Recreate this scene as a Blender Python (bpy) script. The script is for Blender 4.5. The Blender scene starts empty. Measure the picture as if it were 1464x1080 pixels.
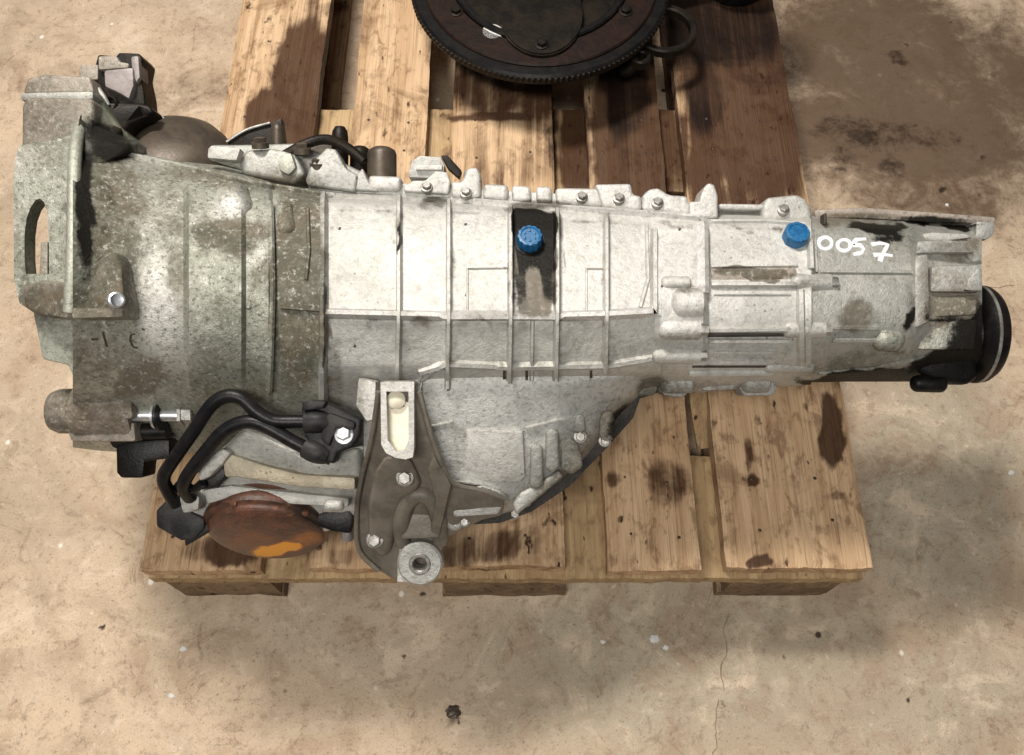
import bpy, bmesh, math, random
from mathutils import Vector, noise
from mathutils.bvhtree import BVHTree
random.seed(7)
sc = bpy.context.scene
COL = sc.collection

# ------------------------------------------------------------------ camera
F = 1273.0                       # focal length in photo pixels (1464 x 1080)
PITCH = math.radians(64.3)       # optical axis below the horizontal
PZ = 0.150                       # top of the pallet
CAM = Vector((0.006, -0.232, PZ + 0.965))
FW = Vector((0, math.cos(PITCH), -math.sin(PITCH)))
UP = Vector((0, math.sin(PITCH), math.cos(PITCH)))
RT = Vector((1, 0, 0))
W = -FW
cd = bpy.data.cameras.new('camera')
cam = bpy.data.objects.new('camera', cd)
COL.objects.link(cam)
cam.location = CAM
cam.rotation_euler = (math.pi / 2 - PITCH, 0, 0)
cd.sensor_width = 36
cd.lens = 36 * F / 1464
cd.clip_start = 0.02
cd.clip_end = 200
sc.camera = cam

# ------------------------------------------------------------------ light
wd = bpy.data.worlds.new('World')
sc.world = wd
wd.use_nodes = True
bg = wd.node_tree.nodes['Background']
bg.inputs[0].default_value = (0.95, 0.97, 1.0, 1)
bg.inputs[1].default_value = 0.075


def area(name, loc, target, sx, sy, power, col):
    l = bpy.data.lights.new(name, 'AREA')
    l.shape = 'RECTANGLE'
    l.size, l.size_y = sx, sy
    l.energy = power
    l.color = col
    o = bpy.data.objects.new(name, l)
    COL.objects.link(o)
    o.location = loc
    o.rotation_euler = (Vector(target) - Vector(loc)).to_track_quat('-Z', 'Y').to_euler()
    return o


area('area_lamp', (-0.48, 0.95, 2.15), (0.0, 0.2, 0.1), 0.5, 0.22, 44, (1.0, 0.94, 0.86))
area('area_lamp', (-0.35, -1.0, 2.7), (0.0, 0.1, 0.1), 1.2, 0.35, 45, (1.0, 0.95, 0.88))  # unseen fill lamp, added to lift the side facing the camera
vs = sc.view_settings
vs.view_transform = 'Standard'
vs.look = 'None'
vs.gamma = 1
vs.exposure = 0.17
vs.use_curve_mapping = False

# ------------------------------------------------------------------ pixel <-> place
D0 = 0.87                        # distance of the gearbox axis along the optical axis


def Q(px, py, w=0.0):
    d = D0 - w
    return CAM + FW * d + RT * ((px - 732) / F * d) + UP * ((540 - py) / F * d)


def ray(px, py):
    return (FW + RT * ((px - 732) / F) + UP * ((540 - py) / F)).normalized()


def on_z(px, py, z):
    r = ray(px, py)
    return CAM + r * ((z - CAM.z) / r.z)


def pix(v):
    d = v - CAM
    dep = max(d.dot(FW), 0.05)
    return 732 + F * d.x / dep, 540 - F * d.dot(UP) / dep


M1 = D0 / F                      # metres per pixel at the axis


# ------------------------------------------------------------------ materials
class NT:
    def __init__(self, name):
        self.m = bpy.data.materials.new(name)
        self.m.use_nodes = True
        self.t = self.m.node_tree
        self.b = self.t.nodes['Principled BSDF']
        self.co = self.t.nodes.new('ShaderNodeTexCoord').outputs['Object']

    def set(self, n, i, v):
        if v is None:
            return
        s = n.inputs[i]
        if isinstance(v, bpy.types.NodeSocket):
            self.t.links.new(v, s)
        elif hasattr(s.default_value, '__len__') and len(s.default_value) == 4:
            s.default_value = tuple(v) + ((1,) if len(v) == 3 else ())
        else:
            s.default_value = v

    def scale(self, s, co=None):
        n = self.t.nodes.new('ShaderNodeMapping')
        self.set(n, 'Vector', co or self.co)
        n.inputs['Scale'].default_value = s
        return n.outputs[0]

    def noise(self, scale, detail=4, rough=0.6, dist=0.0, co=None):
        n = self.t.nodes.new('ShaderNodeTexNoise')
        self.set(n, 'Vector', co or self.co)
        n.inputs['Scale'].default_value = scale
        n.inputs['Detail'].default_value = detail
        n.inputs['Roughness'].default_value = rough
        n.inputs['Distortion'].default_value = dist
        return n.outputs['Fac']

    def voro(self, scale, feature='F1', co=None):
        n = self.t.nodes.new('ShaderNodeTexVoronoi')
        n.feature = feature
        self.set(n, 'Vector', co or self.co)
        n.inputs['Scale'].default_value = scale
        return n.outputs['Distance']

    def attr(self, name):
        n = self.t.nodes.new('ShaderNodeAttribute')
        n.attribute_name = name
        return n.outputs['Fac']

    def rnd(self):
        return self.t.nodes.new('ShaderNodeObjectInfo').outputs['Random']

    def math(self, op, a, b=0.5, c=None):
        n = self.t.nodes.new('ShaderNodeMath')
        n.operation = op
        self.set(n, 0, a)
        self.set(n, 1, b)
        if c is not None:
            self.set(n, 2, c)
        return n.outputs[0]

    def rng(self, v, a, b, lo=0.0, hi=1.0):
        n = self.t.nodes.new('ShaderNodeMapRange')
        n.interpolation_type = 'SMOOTHSTEP'
        self.set(n, 0, v)
        for i, x in enumerate((a, b, lo, hi)):
            n.inputs[i + 1].default_value = x
        return n.outputs[0]

    def mix(self, f, a, b):
        n = self.t.nodes.new('ShaderNodeMix')
        n.data_type = 'RGBA'
        self.set(n, 0, f)
        self.set(n, 6, a)
        self.set(n, 7, b)
        return n.outputs[2]

    def bump(self, h, strength, dist=0.001, prev=None):
        n = self.t.nodes.new('ShaderNodeBump')
        n.inputs['Strength'].default_value = strength
        n.inputs['Distance'].default_value = dist
        self.set(n, 'Height', h)
        if prev is not None:
            self.set(n, 'Normal', prev)
        return n.outputs[0]

    def out(self, color, rough=0.5, metal=0.0, normal=None, spec=None, coat=None):
        self.set(self.b, 'Base Color', color)
        self.set(self.b, 'Roughness', rough)
        self.set(self.b, 'Metallic', metal)
        if normal is not None:
            self.set(self.b, 'Normal', normal)
        if spec is not None:
            self.set(self.b, 'Specular IOR Level', spec)
        if coat is not None:
            self.set(self.b, 'Coat Weight', coat)
            self.b.inputs['Coat Roughness'].default_value = 0.12
        return self.m


def alu(name, light, mid, dirt=0.0, metal=0.62, r0=0.47, fleck=0.0):
    """cast aluminium, oxidised, with grime from attribute 'grime', black oil from 'oil', green film from 'green'"""
    n = NT(name)
    big = n.noise(11, 5, 0.65, 0.6)
    med = n.noise(48, 6, 0.7, 0.3)
    fine = n.noise(210, 5, 0.75)
    grain = n.noise(900, 3, 0.7)
    base = n.mix(n.rng(big, 0.35, 0.68), light, mid)
    base = n.mix(n.rng(fine, 0.56, 0.72, 0, 0.35), base, (0.70, 0.69, 0.66))
    base = n.mix(n.rng(grain, 0.5, 0.8, 0, 0.22), base, (0.3, 0.29, 0.26))
    base = n.mix(n.math('MULTIPLY', n.attr('green'), n.rng(med, 0.3, 0.6, 0.35, 0.9)), base, (0.19, 0.20, 0.155))
    base = n.mix(n.math('MULTIPLY', n.attr('white'), n.rng(med, 0.3, 0.6, 0.5, 1.0)), base, (0.64, 0.63, 0.60))
    nz = n.math('ADD', n.math('MULTIPLY', med, 0.5), n.math('MULTIPLY', fine, 0.5))
    g = n.math('ADD', n.attr('grime'), dirt)
    gm = n.rng(n.math('ADD', n.math('MULTIPLY', g, 0.55), nz), 0.62, 0.98)
    dcol = n.mix(n.rng(big, 0.4, 0.6), (0.105, 0.08, 0.05), (0.065, 0.06, 0.042))
    col = n.mix(n.math('MULTIPLY', gm, 0.86), base, dcol)
    soft = n.noise(120, 4, 0.7, 0.2)
    col = n.mix(n.rng(soft, 0.44, 0.66, 0, 0.34), col, n.mix(0.55, mid, (0.16, 0.15, 0.12)))
    if fleck:
        col = n.mix(n.rng(n.noise(260, 4, 0.7), 0.50, 0.66, 0, 0.68 * fleck), col, (0.075, 0.07, 0.05))
        col = n.mix(n.rng(n.noise(190, 5, 0.75), 0.53, 0.70, 0, 0.58 * fleck), col, (0.66, 0.66, 0.62))
    spots = n.rng(n.voro(130), 0.10, 0.20, 1, 0)
    col = n.mix(n.math('MULTIPLY', spots, n.rng(big, 0.5, 0.62, 0, 0.6)), col, (0.07, 0.055, 0.04))
    oil = n.rng(n.math('ADD', n.attr('oil'), n.math('MULTIPLY', n.math('SUBTRACT', nz, 0.5), 0.9)), 0.3, 0.62)
    col = n.mix(oil, col, (0.012, 0.011, 0.009))
    rough = n.math('ADD', n.math('MULTIPLY', med, 0.3), r0 - 0.1)
    rough = n.math('SUBTRACT', rough, n.math('MULTIPLY', oil, 0.22))
    met = n.math('MULTIPLY', n.math('SUBTRACT', 1.0, n.math('MAXIMUM', gm, oil)), metal)
    h = n.math('ADD', n.math('MULTIPLY', fine, 0.7), n.math('MULTIPLY', grain, 0.35))
    nm = n.bump(h, 0.8, 0.0015)
    nm = n.bump(soft, 0.22, 0.002, nm)
    nm = n.bump(big, 0.4, 0.005, nm)
    sp = n.math('SUBTRACT', 0.45, n.math('MULTIPLY', n.math('MAXIMUM', gm, oil), 0.33))
    return n.out(col, rough, met, nm, spec=sp)


def metal(name, c1, c2, metal=0.6, rough=0.4, nscale=60, bump=0.4, coat=None, spec=0.5):
    n = NT(name)
    a = n.noise(nscale, 6, 0.7, 0.4)
    f = n.noise(nscale * 9, 4, 0.7)
    col = n.mix(n.rng(a, 0.36, 0.66), c1, c2)
    nm = n.bump(n.math('ADD', a, n.math('MULTIPLY', f, 0.4)), bump, 0.0012)
    return n.out(col, n.math('ADD', n.math('MULTIPLY', f, 0.3), rough - 0.12), metal, nm, spec=spec, coat=coat)


def wood(name, c_light, c_mid, c_dark):
    n = NT(name)
    r = n.rnd()
    off = n.t.nodes.new('ShaderNodeCombineXYZ')
    n.set(off, 0, n.math('MULTIPLY', r, 7.3))
    n.set(off, 2, n.math('MULTIPLY', r, 3.1))
    add = n.t.nodes.new('ShaderNodeVectorMath')
    n.set(add, 0, n.co)
    n.set(add, 1, off.outputs[0])
    co = add.outputs[0]
    g1 = n.noise(1.0, 5, 0.6, 1.2, n.scale((38, 2.2, 30), co))
    g2 = n.noise(1.0, 4, 0.7, 0.3, n.scale((420, 7, 350), co))
    blot = n.noise(9, 5, 0.65, 0.8, co)
    spot = n.noise(75, 3, 0.5, 0.2, n.scale((1.2, 0.55, 1), co))
    col = n.mix(n.rng(g1, 0.38, 0.60), c_light, c_mid)
    col = n.mix(n.rng(g2, 0.48, 0.70, 0, 0.55), col, c_dark)
    col = n.mix(n.rng(blot, 0.50, 0.68, 0, 0.6), col, c_dark)
    fz = n.noise(60, 6, 0.7, 0.4, n.scale((1, 0.5, 1), co))
    col = n.mix(n.rng(fz, 0.50, 0.66, 0, 0.65), col, c_dark)
    speck = n.rng(spot, 0.63, 0.70)
    col = n.mix(n.math('MULTIPLY', speck, n.rng(blot, 0.42, 0.55)), col, (0.045, 0.025, 0.014))
    nz = n.math('ADD', n.math('MULTIPLY', blot, 0.45), n.math('MULTIPLY', g1, 0.55))
    st = n.rng(n.math('ADD', n.attr('grime'), n.math('MULTIPLY', n.math('SUBTRACT', nz, 0.5), 1.5)), 0.22, 0.62)
    col = n.mix(n.math('MULTIPLY', st, 0.9), col, (0.045, 0.017, 0.009))
    ok = n.rng(n.math('ADD', n.attr('oil'), n.math('MULTIPLY', n.math('SUBTRACT', nz, 0.5), 1.2)), 0.3, 0.7)
    col = n.mix(n.math('MULTIPLY', ok, 0.93), col, (0.010, 0.006, 0.005))
    rough = n.math('SUBTRACT', 0.72, n.math('MULTIPLY', n.math('MAXIMUM', st, ok), 0.3))
    nm = n.bump(n.math('ADD', g1, n.math('MULTIPLY', g2, 1.0)), 0.8, 0.002)
    return n.out(col, rough, 0, nm, spec=0.18)


def concrete():
    n = NT('concrete')
    big = n.noise(2.6, 5, 0.6, 0.5)
    med = n.noise(13, 6, 0.68, 0.7)
    fine = n.noise(70, 6, 0.72)
    grit = n.noise(420, 4, 0.75)
    col = n.mix(n.rng(big, 0.32, 0.66), (0.63, 0.485, 0.35), (0.50, 0.395, 0.285))
    col = n.mix(n.math('MULTIPLY', n.attr('grey'), n.rng(med, 0.3, 0.6, 0.5, 1.0)), col, (0.36, 0.33, 0.255))
    col = n.mix(n.rng(med, 0.50, 0.62, 0, 0.5), col, (0.40, 0.28, 0.19))
    col = n.mix(n.rng(med, 0.46, 0.34, 0, 0.5), col, (0.74, 0.61, 0.47))
    col = n.mix(n.rng(fine, 0.52, 0.68, 0, 0.55), col, (0.27, 0.195, 0.135))
    col = n.mix(n.rng(grit, 0.50, 0.70, 0, 0.5), col, (0.2, 0.15, 0.11))
    col = n.mix(n.rng(n.noise(130, 4, 0.65), 0.60, 0.70, 0, 0.5), col, (0.20, 0.15, 0.10))
    w1 = n.noise(7.5, 9, 0.62, 0.9)
    col = n.mix(n.rng(w1, 0.49, 0.58, 0, 0.26), col, (0.30, 0.23, 0.16))
    col = n.mix(n.rng(n.noise(16, 9, 0.66, 1.2), 0.57, 0.66, 0, 0.22), col, (0.72, 0.60, 0.46))
    col = n.mix(n.rng(n.noise(24, 9, 0.7, 0.8), 0.60, 0.66, 0, 0.42), col, (0.22, 0.16, 0.11))
    col = n.mix(n.rng(n.noise(240, 3, 0.6), 0.62, 0.70, 0, 0.55), col, (0.13, 0.095, 0.065))
    col = n.mix(n.rng(n.noise(95, 4, 0.65, 0.3), 0.62, 0.72, 0, 0.35), col, (0.84, 0.72, 0.6))
    cr_ = n.noise(5, 8, 0.6, 1.5)
    crk = n.rng(n.math('ABSOLUTE', n.math('SUBTRACT', cr_, 0.5)), 0.0, 0.006, 1, 0)
    col = n.mix(n.math('MULTIPLY', crk, n.rng(med, 0.45, 0.6, 0, 0.6)), col, (0.17, 0.12, 0.08))
    dk = n.rng(n.voro(17), 0.055, 0.10, 1, 0)
    col = n.mix(n.math('MULTIPLY', dk, n.rng(n.noise(60, 3), 0.48, 0.6)), col, (0.06, 0.042, 0.03))
    lt = n.rng(n.voro(12.3, 'F1', n.scale((1.1, 0.93, 1))), 0.03, 0.065, 1, 0)
    col = n.mix(n.math('MULTIPLY', lt, 0.9), col, (0.8, 0.76, 0.68))
    nz = n.math('ADD', n.math('MULTIPLY', med, 0.6), n.math('MULTIPLY', fine, 0.4))
    s = n.rng(n.math('ADD', n.attr('grime'), n.math('MULTIPLY', n.math('SUBTRACT', nz, 0.5), 1.5)), 0.05, 0.8)
    col = n.mix(n.math('MULTIPLY', s, 0.86), col, (0.085, 0.050, 0.030))
    ok = n.rng(n.math('ADD', n.attr('oil'), n.math('MULTIPLY', n.math('SUBTRACT', nz, 0.5), 1.3)), 0.3, 0.62)
    col = n.mix(n.math('MULTIPLY', ok, 0.9), col, (0.025, 0.016, 0.011))
    rough = n.math('SUBTRACT', n.math('ADD', 0.55, n.math('MULTIPLY', med, 0.3)), n.math('MULTIPLY', ok, 0.2))
    h = n.math('ADD', med, n.math('ADD', n.math('MULTIPLY', fine, 0.5), n.math('MULTIPLY', grit, 0.15)))
    nm = n.bump(h, 0.5, 0.004)
    return n.out(col, rough, 0, nm, spec=0.18)


def dusty_blue():
    n = NT('blue plastic cap')
    f = n.noise(420, 5, 0.7)
    a = n.noise(140, 4, 0.65)
    col = n.mix(n.rng(a, 0.35, 0.65), (0.004, 0.075, 0.21), (0.01, 0.13, 0.30))
    col = n.mix(n.rng(f, 0.55, 0.70, 0, 0.6), col, (0.20, 0.30, 0.38))
    col = n.mix(n.rng(a, 0.58, 0.68, 0, 0.7), col, (0.02, 0.03, 0.04))
    return n.out(col, n.math('ADD', n.math('MULTIPLY', f, 0.4), 0.2), 0.0, n.bump(f, 0.4, 0.0006))


def rusty():
    n = NT('rusted cover')
    a = n.noise(38, 6, 0.7, 0.5)
    f = n.noise(190, 5, 0.75)
    col = n.mix(n.rng(a, 0.38, 0.62), (0.115, 0.045, 0.026), (0.05, 0.025, 0.018))
    col = n.mix(n.rng(f, 0.5, 0.68, 0, 0.7), col, (0.20, 0.08, 0.035))
    col = n.mix(n.attr('oil'), col, (0.014, 0.011, 0.010))
    bl = n.rng(n.math('ADD', n.attr('bloom'), n.math('MULTIPLY', n.math('SUBTRACT', f, 0.5), 0.8)), 0.35, 0.6)
    bl2 = n.rng(n.math('ADD', n.attr('bloom'), n.math('MULTIPLY', n.math('SUBTRACT', a, 0.5), 0.8)), 0.05, 0.5)
    col = n.mix(n.math('MULTIPLY', bl2, 0.75), col, (0.36, 0.13, 0.025))
    col = n.mix(n.math('MULTIPLY', bl, 0.85), col, (0.85, 0.36, 0.02))
    return n.out(col, n.math('ADD', n.math('MULTIPLY', f, 0.4), 0.22), 0.0, n.bump(n.math('ADD', a, n.math('MULTIPLY', f, 0.6)), 0.7, 0.0016))


MAT = {
    'bell': alu('cast aluminium, oily', (0.54, 0.54, 0.48), (0.36, 0.37, 0.31), 0.12, fleck=1.0),
    'case': alu('cast aluminium, pale', (0.60, 0.595, 0.565), (0.48, 0.475, 0.445), -0.04, 0.42, fleck=0.3),
    'cast': alu('cast aluminium, dull', (0.50, 0.495, 0.47), (0.40, 0.40, 0.38), 0.0, fleck=0.5),
    'white': alu('cast aluminium, blasted', (0.68, 0.665, 0.64), (0.50, 0.49, 0.46), 0.10, 0.45, fleck=0.45),
    'brown': alu('cast aluminium, brown film', (0.42, 0.36, 0.31), (0.27, 0.225, 0.19), 0.12, 0.3, fleck=0.7),
    'creamcast': alu('cast aluminium, cream film', (0.60, 0.54, 0.42), (0.44, 0.38, 0.28), 0.12),
    'tail': alu('cast aluminium, grey', (0.54, 0.535, 0.50), (0.42, 0.42, 0.385), 0.04, fleck=0.4),
    'belly': alu('cast aluminium, bright', (0.64, 0.64, 0.625), (0.50, 0.50, 0.485), -0.06, 0.45, fleck=0.6),
    'greenish': alu('cast aluminium, green film', (0.54, 0.55, 0.48), (0.42, 0.43, 0.365), 0.02, fleck=0.4),
    'darkgreen': alu('cast aluminium, wet oil film', (0.10, 0.13, 0.11), (0.04, 0.05, 0.04), 0.2, 0.4, 0.28),
    'silver': metal('zinc plated steel', (0.72, 0.74, 0.76), (0.50, 0.51, 0.53), 0.8, 0.38, 60, 0.08),
    'steel': metal('dirty steel', (0.42, 0.41, 0.39), (0.2, 0.19, 0.17), 0.7, 0.42, 70),
    'bracket': metal('grey brown painted steel', (0.19, 0.168, 0.138), (0.12, 0.105, 0.085), 0.25, 0.48, 40, 0.5),
'rust': rusty(),
    'orange': metal('orange rust bloom', (0.85, 0.40, 0.03), (0.70, 0.26, 0.02), 0.0, 0.55, 60, 0.4),
    'cream': metal('cream inlay', (0.72, 0.68, 0.56), (0.60, 0.54, 0.42), 0.1, 0.5, 45, 0.3),
    'black': metal('black oily metal', (0.004, 0.004, 0.0045), (0.011, 0.009, 0.008), 0.0, 0.36, 50, 0.5, spec=0.22),
    'pipe': metal('black pipe paint', (0.005, 0.005, 0.006), (0.012, 0.011, 0.011), 0.0, 0.34, 60, 0.3, spec=0.22),
    'plastic': metal('black plastic', (0.010, 0.010, 0.011), (0.03, 0.028, 0.027), 0.0, 0.45, 60, 0.4, spec=0.22),
    'umber': metal('dark brown steel', (0.095, 0.075, 0.055), (0.055, 0.042, 0.032), 0.35, 0.42, 40, 0.4),
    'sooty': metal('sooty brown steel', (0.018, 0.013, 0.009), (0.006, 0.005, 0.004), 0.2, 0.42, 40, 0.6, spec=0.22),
    'blue': dusty_blue(),
    'ruststeel': metal('dark rusty steel', (0.020, 0.009, 0.006), (0.008, 0.005, 0.004), 0.1, 0.45, 55, 0.7, spec=0.22),
    'crack_shade_line': metal('dirt filled crack', (0.20, 0.14, 0.09), (0.32, 0.24, 0.17), 0.0, 0.8, 120, 0.3, spec=0.15),
    'paint': metal('white paint marker', (0.86, 0.87, 0.9), (0.8, 0.8, 0.84), 0.0, 0.5, 80, 0.1),
    'earface': metal('grey purple cast face', (0.30, 0.265, 0.26), (0.19, 0.165, 0.155), 0.2, 0.5, 60, 0.5),
    'mark': metal('dark marks', (0.03, 0.025, 0.02), (0.05, 0.04, 0.03), 0.0, 0.6, 80, 0.1),
    'label': metal('paper label', (0.72, 0.72, 0.7), (0.45, 0.44, 0.42), 0.0, 0.6, 160, 0.1),
    'nail': metal('nail head', (0.10, 0.075, 0.06), (0.05, 0.035, 0.03), 0.6, 0.5, 90, 0.3),
    'wood': wood('pallet wood', (0.66, 0.465, 0.29), (0.52, 0.345, 0.20), (0.175, 0.095, 0.05)),
    'woodlow': wood('pallet wood, lower boards', (0.50, 0.36, 0.20), (0.38, 0.26, 0.14), (0.2, 0.125, 0.07)),
    'block': wood('pallet block wood', (0.30, 0.21, 0.13), (0.22, 0.15, 0.09), (0.1, 0.065, 0.04)),
    'floor': concrete(),
}

# ------------------------------------------------------------------ mesh helpers
PAINT = {'grime': [], 'oil': [], 'green': [], 'white': []}


def ell(px, py, blobs, seed=0.0, amp=10.0):
    """strength of irregular elliptical patches (px, py, rx, ry, degrees, strength, softness)"""
    q = Vector((px * 0.022, py * 0.022, seed))
    qx = px + amp * (noise.noise(q) + 0.5 * noise.noise(q * 2.7))
    qy = py + amp * (noise.noise(q + Vector((17, 5, 0))) + 0.5 * noise.noise(q * 2.7 + Vector((3, 9, 0))))
    s = 0.0
    for bl in blobs:
        cx, cy, rx, ry, a, st, so = bl[:7]
        pw = bl[7] if len(bl) > 7 else 2.0
        dx, dy = qx - cx, qy - cy
        if abs(dx) + abs(dy) > 2.0 * (rx + ry) * (1 + so):
            continue
        ca, sa = math.cos(math.radians(a)), math.sin(math.radians(a))
        r = (abs((dx * ca + dy * sa) / rx) ** pw + abs((-dx * sa + dy * ca) / ry) ** pw) ** (1 / pw)
        t = min(1, max(0, (1 + so - r) / (2 * so)))
        s = max(s, st * t * t * (3 - 2 * t))
    return s


def paint(me, off, table, amp=10.0):
    for key, blobs in table.items():
        if not blobs:
            continue
        at = me.attributes.new(key, 'FLOAT', 'POINT')
        vals = []
        for v in me.vertices:
            x, y = pix(v.co + off)
            vals.append(ell(x, y, blobs, len(key) * 3.1, amp))
        at.data.foreach_set('value', vals)


ROOTLOC = {}


def rootloc(p):
    while p.parent:
        p = p.parent
    return p.location


def finish(name, bm, mat, parent=None, smooth=40, table=None, amp=10.0, origin=None):
    off = rootloc(parent).copy() if parent else (Vector(origin) if origin is not None else Vector((0, 0, 0)))
    bmesh.ops.recalc_face_normals(bm, faces=bm.faces)
    for v in bm.verts:
        v.co -= off
    me = bpy.data.meshes.new(name)
    bm.to_mesh(me)
    bm.free()
    me.polygons.foreach_set('use_smooth', [True] * len(me.polygons))
    me.set_sharp_from_angle(angle=math.radians(smooth))
    me.materials.append(MAT[mat])
    if table:
        paint(me, off, table, amp)
    o = bpy.data.objects.new(name, me)
    COL.objects.link(o)
    if parent:
        o.parent = parent
    else:
        o.location = off
    return o


def thing(name, loc, label, cat, group=None):
    o = bpy.data.objects.new(name, None)
    COL.objects.link(o)
    o.location = loc
    o.empty_display_size = 0.05
    o['label'] = label
    o['category'] = cat
    if group:
        o['group'] = group
    return o


def cr(vals, t):
    """Catmull-Rom through a list, t in 0..len-1"""
    n = len(vals)
    i = min(int(t), n - 2)
    u = t - i
    p0 = vals[max(i - 1, 0)]
    p1, p2 = vals[i], vals[i + 1]
    p3 = vals[min(i + 2, n - 1)]
    return tuple(0.5 * (2 * b + (c - a) * u + (2 * a - 5 * b + 4 * c - d) * u * u + (3 * b - a - 3 * c + d) * u ** 3)
                 for a, b, c, d in zip(p0, p1, p2, p3))


BODIES = []


def loft(name, stations, mat, parent, back=0.11, step=4.0, nf=34, nb=14, lin=False, table=None, linx=True, collide=True, w0=0.0):
    """stations: (px, [(py, w), ...]) from the top outline to the bottom one; the far side closes as half an ellipse"""
    rings = []
    for (xa, pa), (xb, pb) in zip(stations[:-1], stations[1:]):
        k = max(1, int(round((xb - xa) / step)))
        for i in range(k + (1 if xb == stations[-1][0] else 0)):
            u = i / k
            if not linx:
                u = u * u * (3 - 2 * u)
            rings.append((xa + (xb - xa) * i / k, [(a[0] + (b[0] - a[0]) * u, a[1] + (b[1] - a[1]) * u) for a, b in zip(pa, pb)]))
    bm = bmesh.new()
    vr = []
    for px, pts in rings:
        row = []
        for j in range(nf):
            t = j / (nf - 1) * (len(pts) - 1)
            if lin:
                i = min(int(t), len(pts) - 2)
                u = t - i
                y, w = (pts[i][0] + (pts[i + 1][0] - pts[i][0]) * u, pts[i][1] + (pts[i + 1][1] - pts[i][1]) * u)
            else:
                y, w = cr(pts, t)
            row.append(bm.verts.new(Q(px, y, w + w0)))
        (y0, w_0), (y1, w_1) = pts[0], pts[-1]
        for j in range(1, nb):
            a = math.pi * j / nb
            y = (y0 + y1) / 2 + (y1 - y0) / 2 * math.cos(a)
            w = w_1 + (w_0 - w_1) * j / nb - back * math.sin(a)
            row.append(bm.verts.new(Q(px, y, w + w0)))
        vr.append(row)
    n = len(vr[0])
    for a, b in zip(vr[:-1], vr[1:]):
        for j in range(n):
            bm.faces.new((a[j], a[(j + 1) % n], b[(j + 1) % n], b[j]))
    bm.faces.new(vr[0])
    bm.faces.new(list(reversed(vr[-1])))
    if collide:
        BODIES.append(([v.co.copy() for v in bm.verts], None, bm_faces(bm)))
    return finish(name, bm, mat, parent, 32, table if table is not None else PAINT)


def bm_faces(bm):
    bm.verts.index_update()
    return [[v.index for v in f.verts] for f in bm.faces]


TREE = None


def rebuild():
    global TREE
    vs_, fs = [], []
    for v, _, f in BODIES:
        o = len(vs_)
        vs_ += v
        fs += [[i + o for i in q] for q in f]
    TREE = BVHTree.FromPolygons(vs_, fs)


def hit(px, py):
    r = TREE.ray_cast(CAM, ray(px, py))
    if r[0] is None:
        return None, None
    nrm = r[1]
    if nrm.dot(W) < 0:
        nrm = -nrm
    return r[0], nrm


def add_body(o):
    off = rootloc(o)
    BODIES.append(([v.co + off for v in o.data.vertices], None, [list(p.vertices) for p in o.data.polygons]))


def samples(pts, step=6.0):
    out = []
    for a, b in zip(pts[:-1], pts[1:]):
        k = max(1, int(math.hypot(b[0] - a[0], b[1] - a[1]) / step))
        for i in range(k):
            out.append(tuple(p + (q - p) * i / k for p, q in zip(a, b)))
    out.append(tuple(pts[-1]))
    return out


def rib(name, pts, wpx, h, mat, parent, sink=0.004, table=PAINT, step=6.0, taper=0.6, fil=0.55, wob=0.0):
    """a raised strip that follows a pixel polyline over the body surface"""
    P = []
    for p in samples(pts, step):
        c, nrm = hit(p[0], p[1])
        if c is not None:
            P.append((c, nrm))
    if len(P) < 2:
        return None
    hw = wpx * M1 / 2 * 0.9
    bm = bmesh.new()
    rows = []
    for i, (c, nrm) in enumerate(P):
        t = (P[min(i + 1, len(P) - 1)][0] - P[max(i - 1, 0)][0])
        nn = (nrm + W * 0.5).normalized()
        s = t.cross(nn)
        if s.length < 1e-9:
            continue
        s.normalize()
        e = 0.8 if i in (0, len(P) - 1) else 1.0
        hw = wpx * M1 / 2 * 0.9 * (1 + wob * noise.noise(c * 160))
        rows.append([bm.verts.new(c + s * x * hw + nn * z) for x, z in
                     ((-1.0 - fil, -sink * 0.3), (-1.0, h * e * 0.45), (-taper, h * e), (taper, h * e), (1.0, h * e * 0.45), (1.0 + fil, -sink * 0.3))])
    for a, b in zip(rows[:-1], rows[1:]):
        for j in range(6):
            bm.faces.new((a[j], a[(j + 1) % 6], b[(j + 1) % 6], b[j]))
    bm.faces.new(rows[0])
    bm.faces.new(list(reversed(rows[-1])))
    return finish(name, bm, mat, parent, 50, table)


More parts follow.
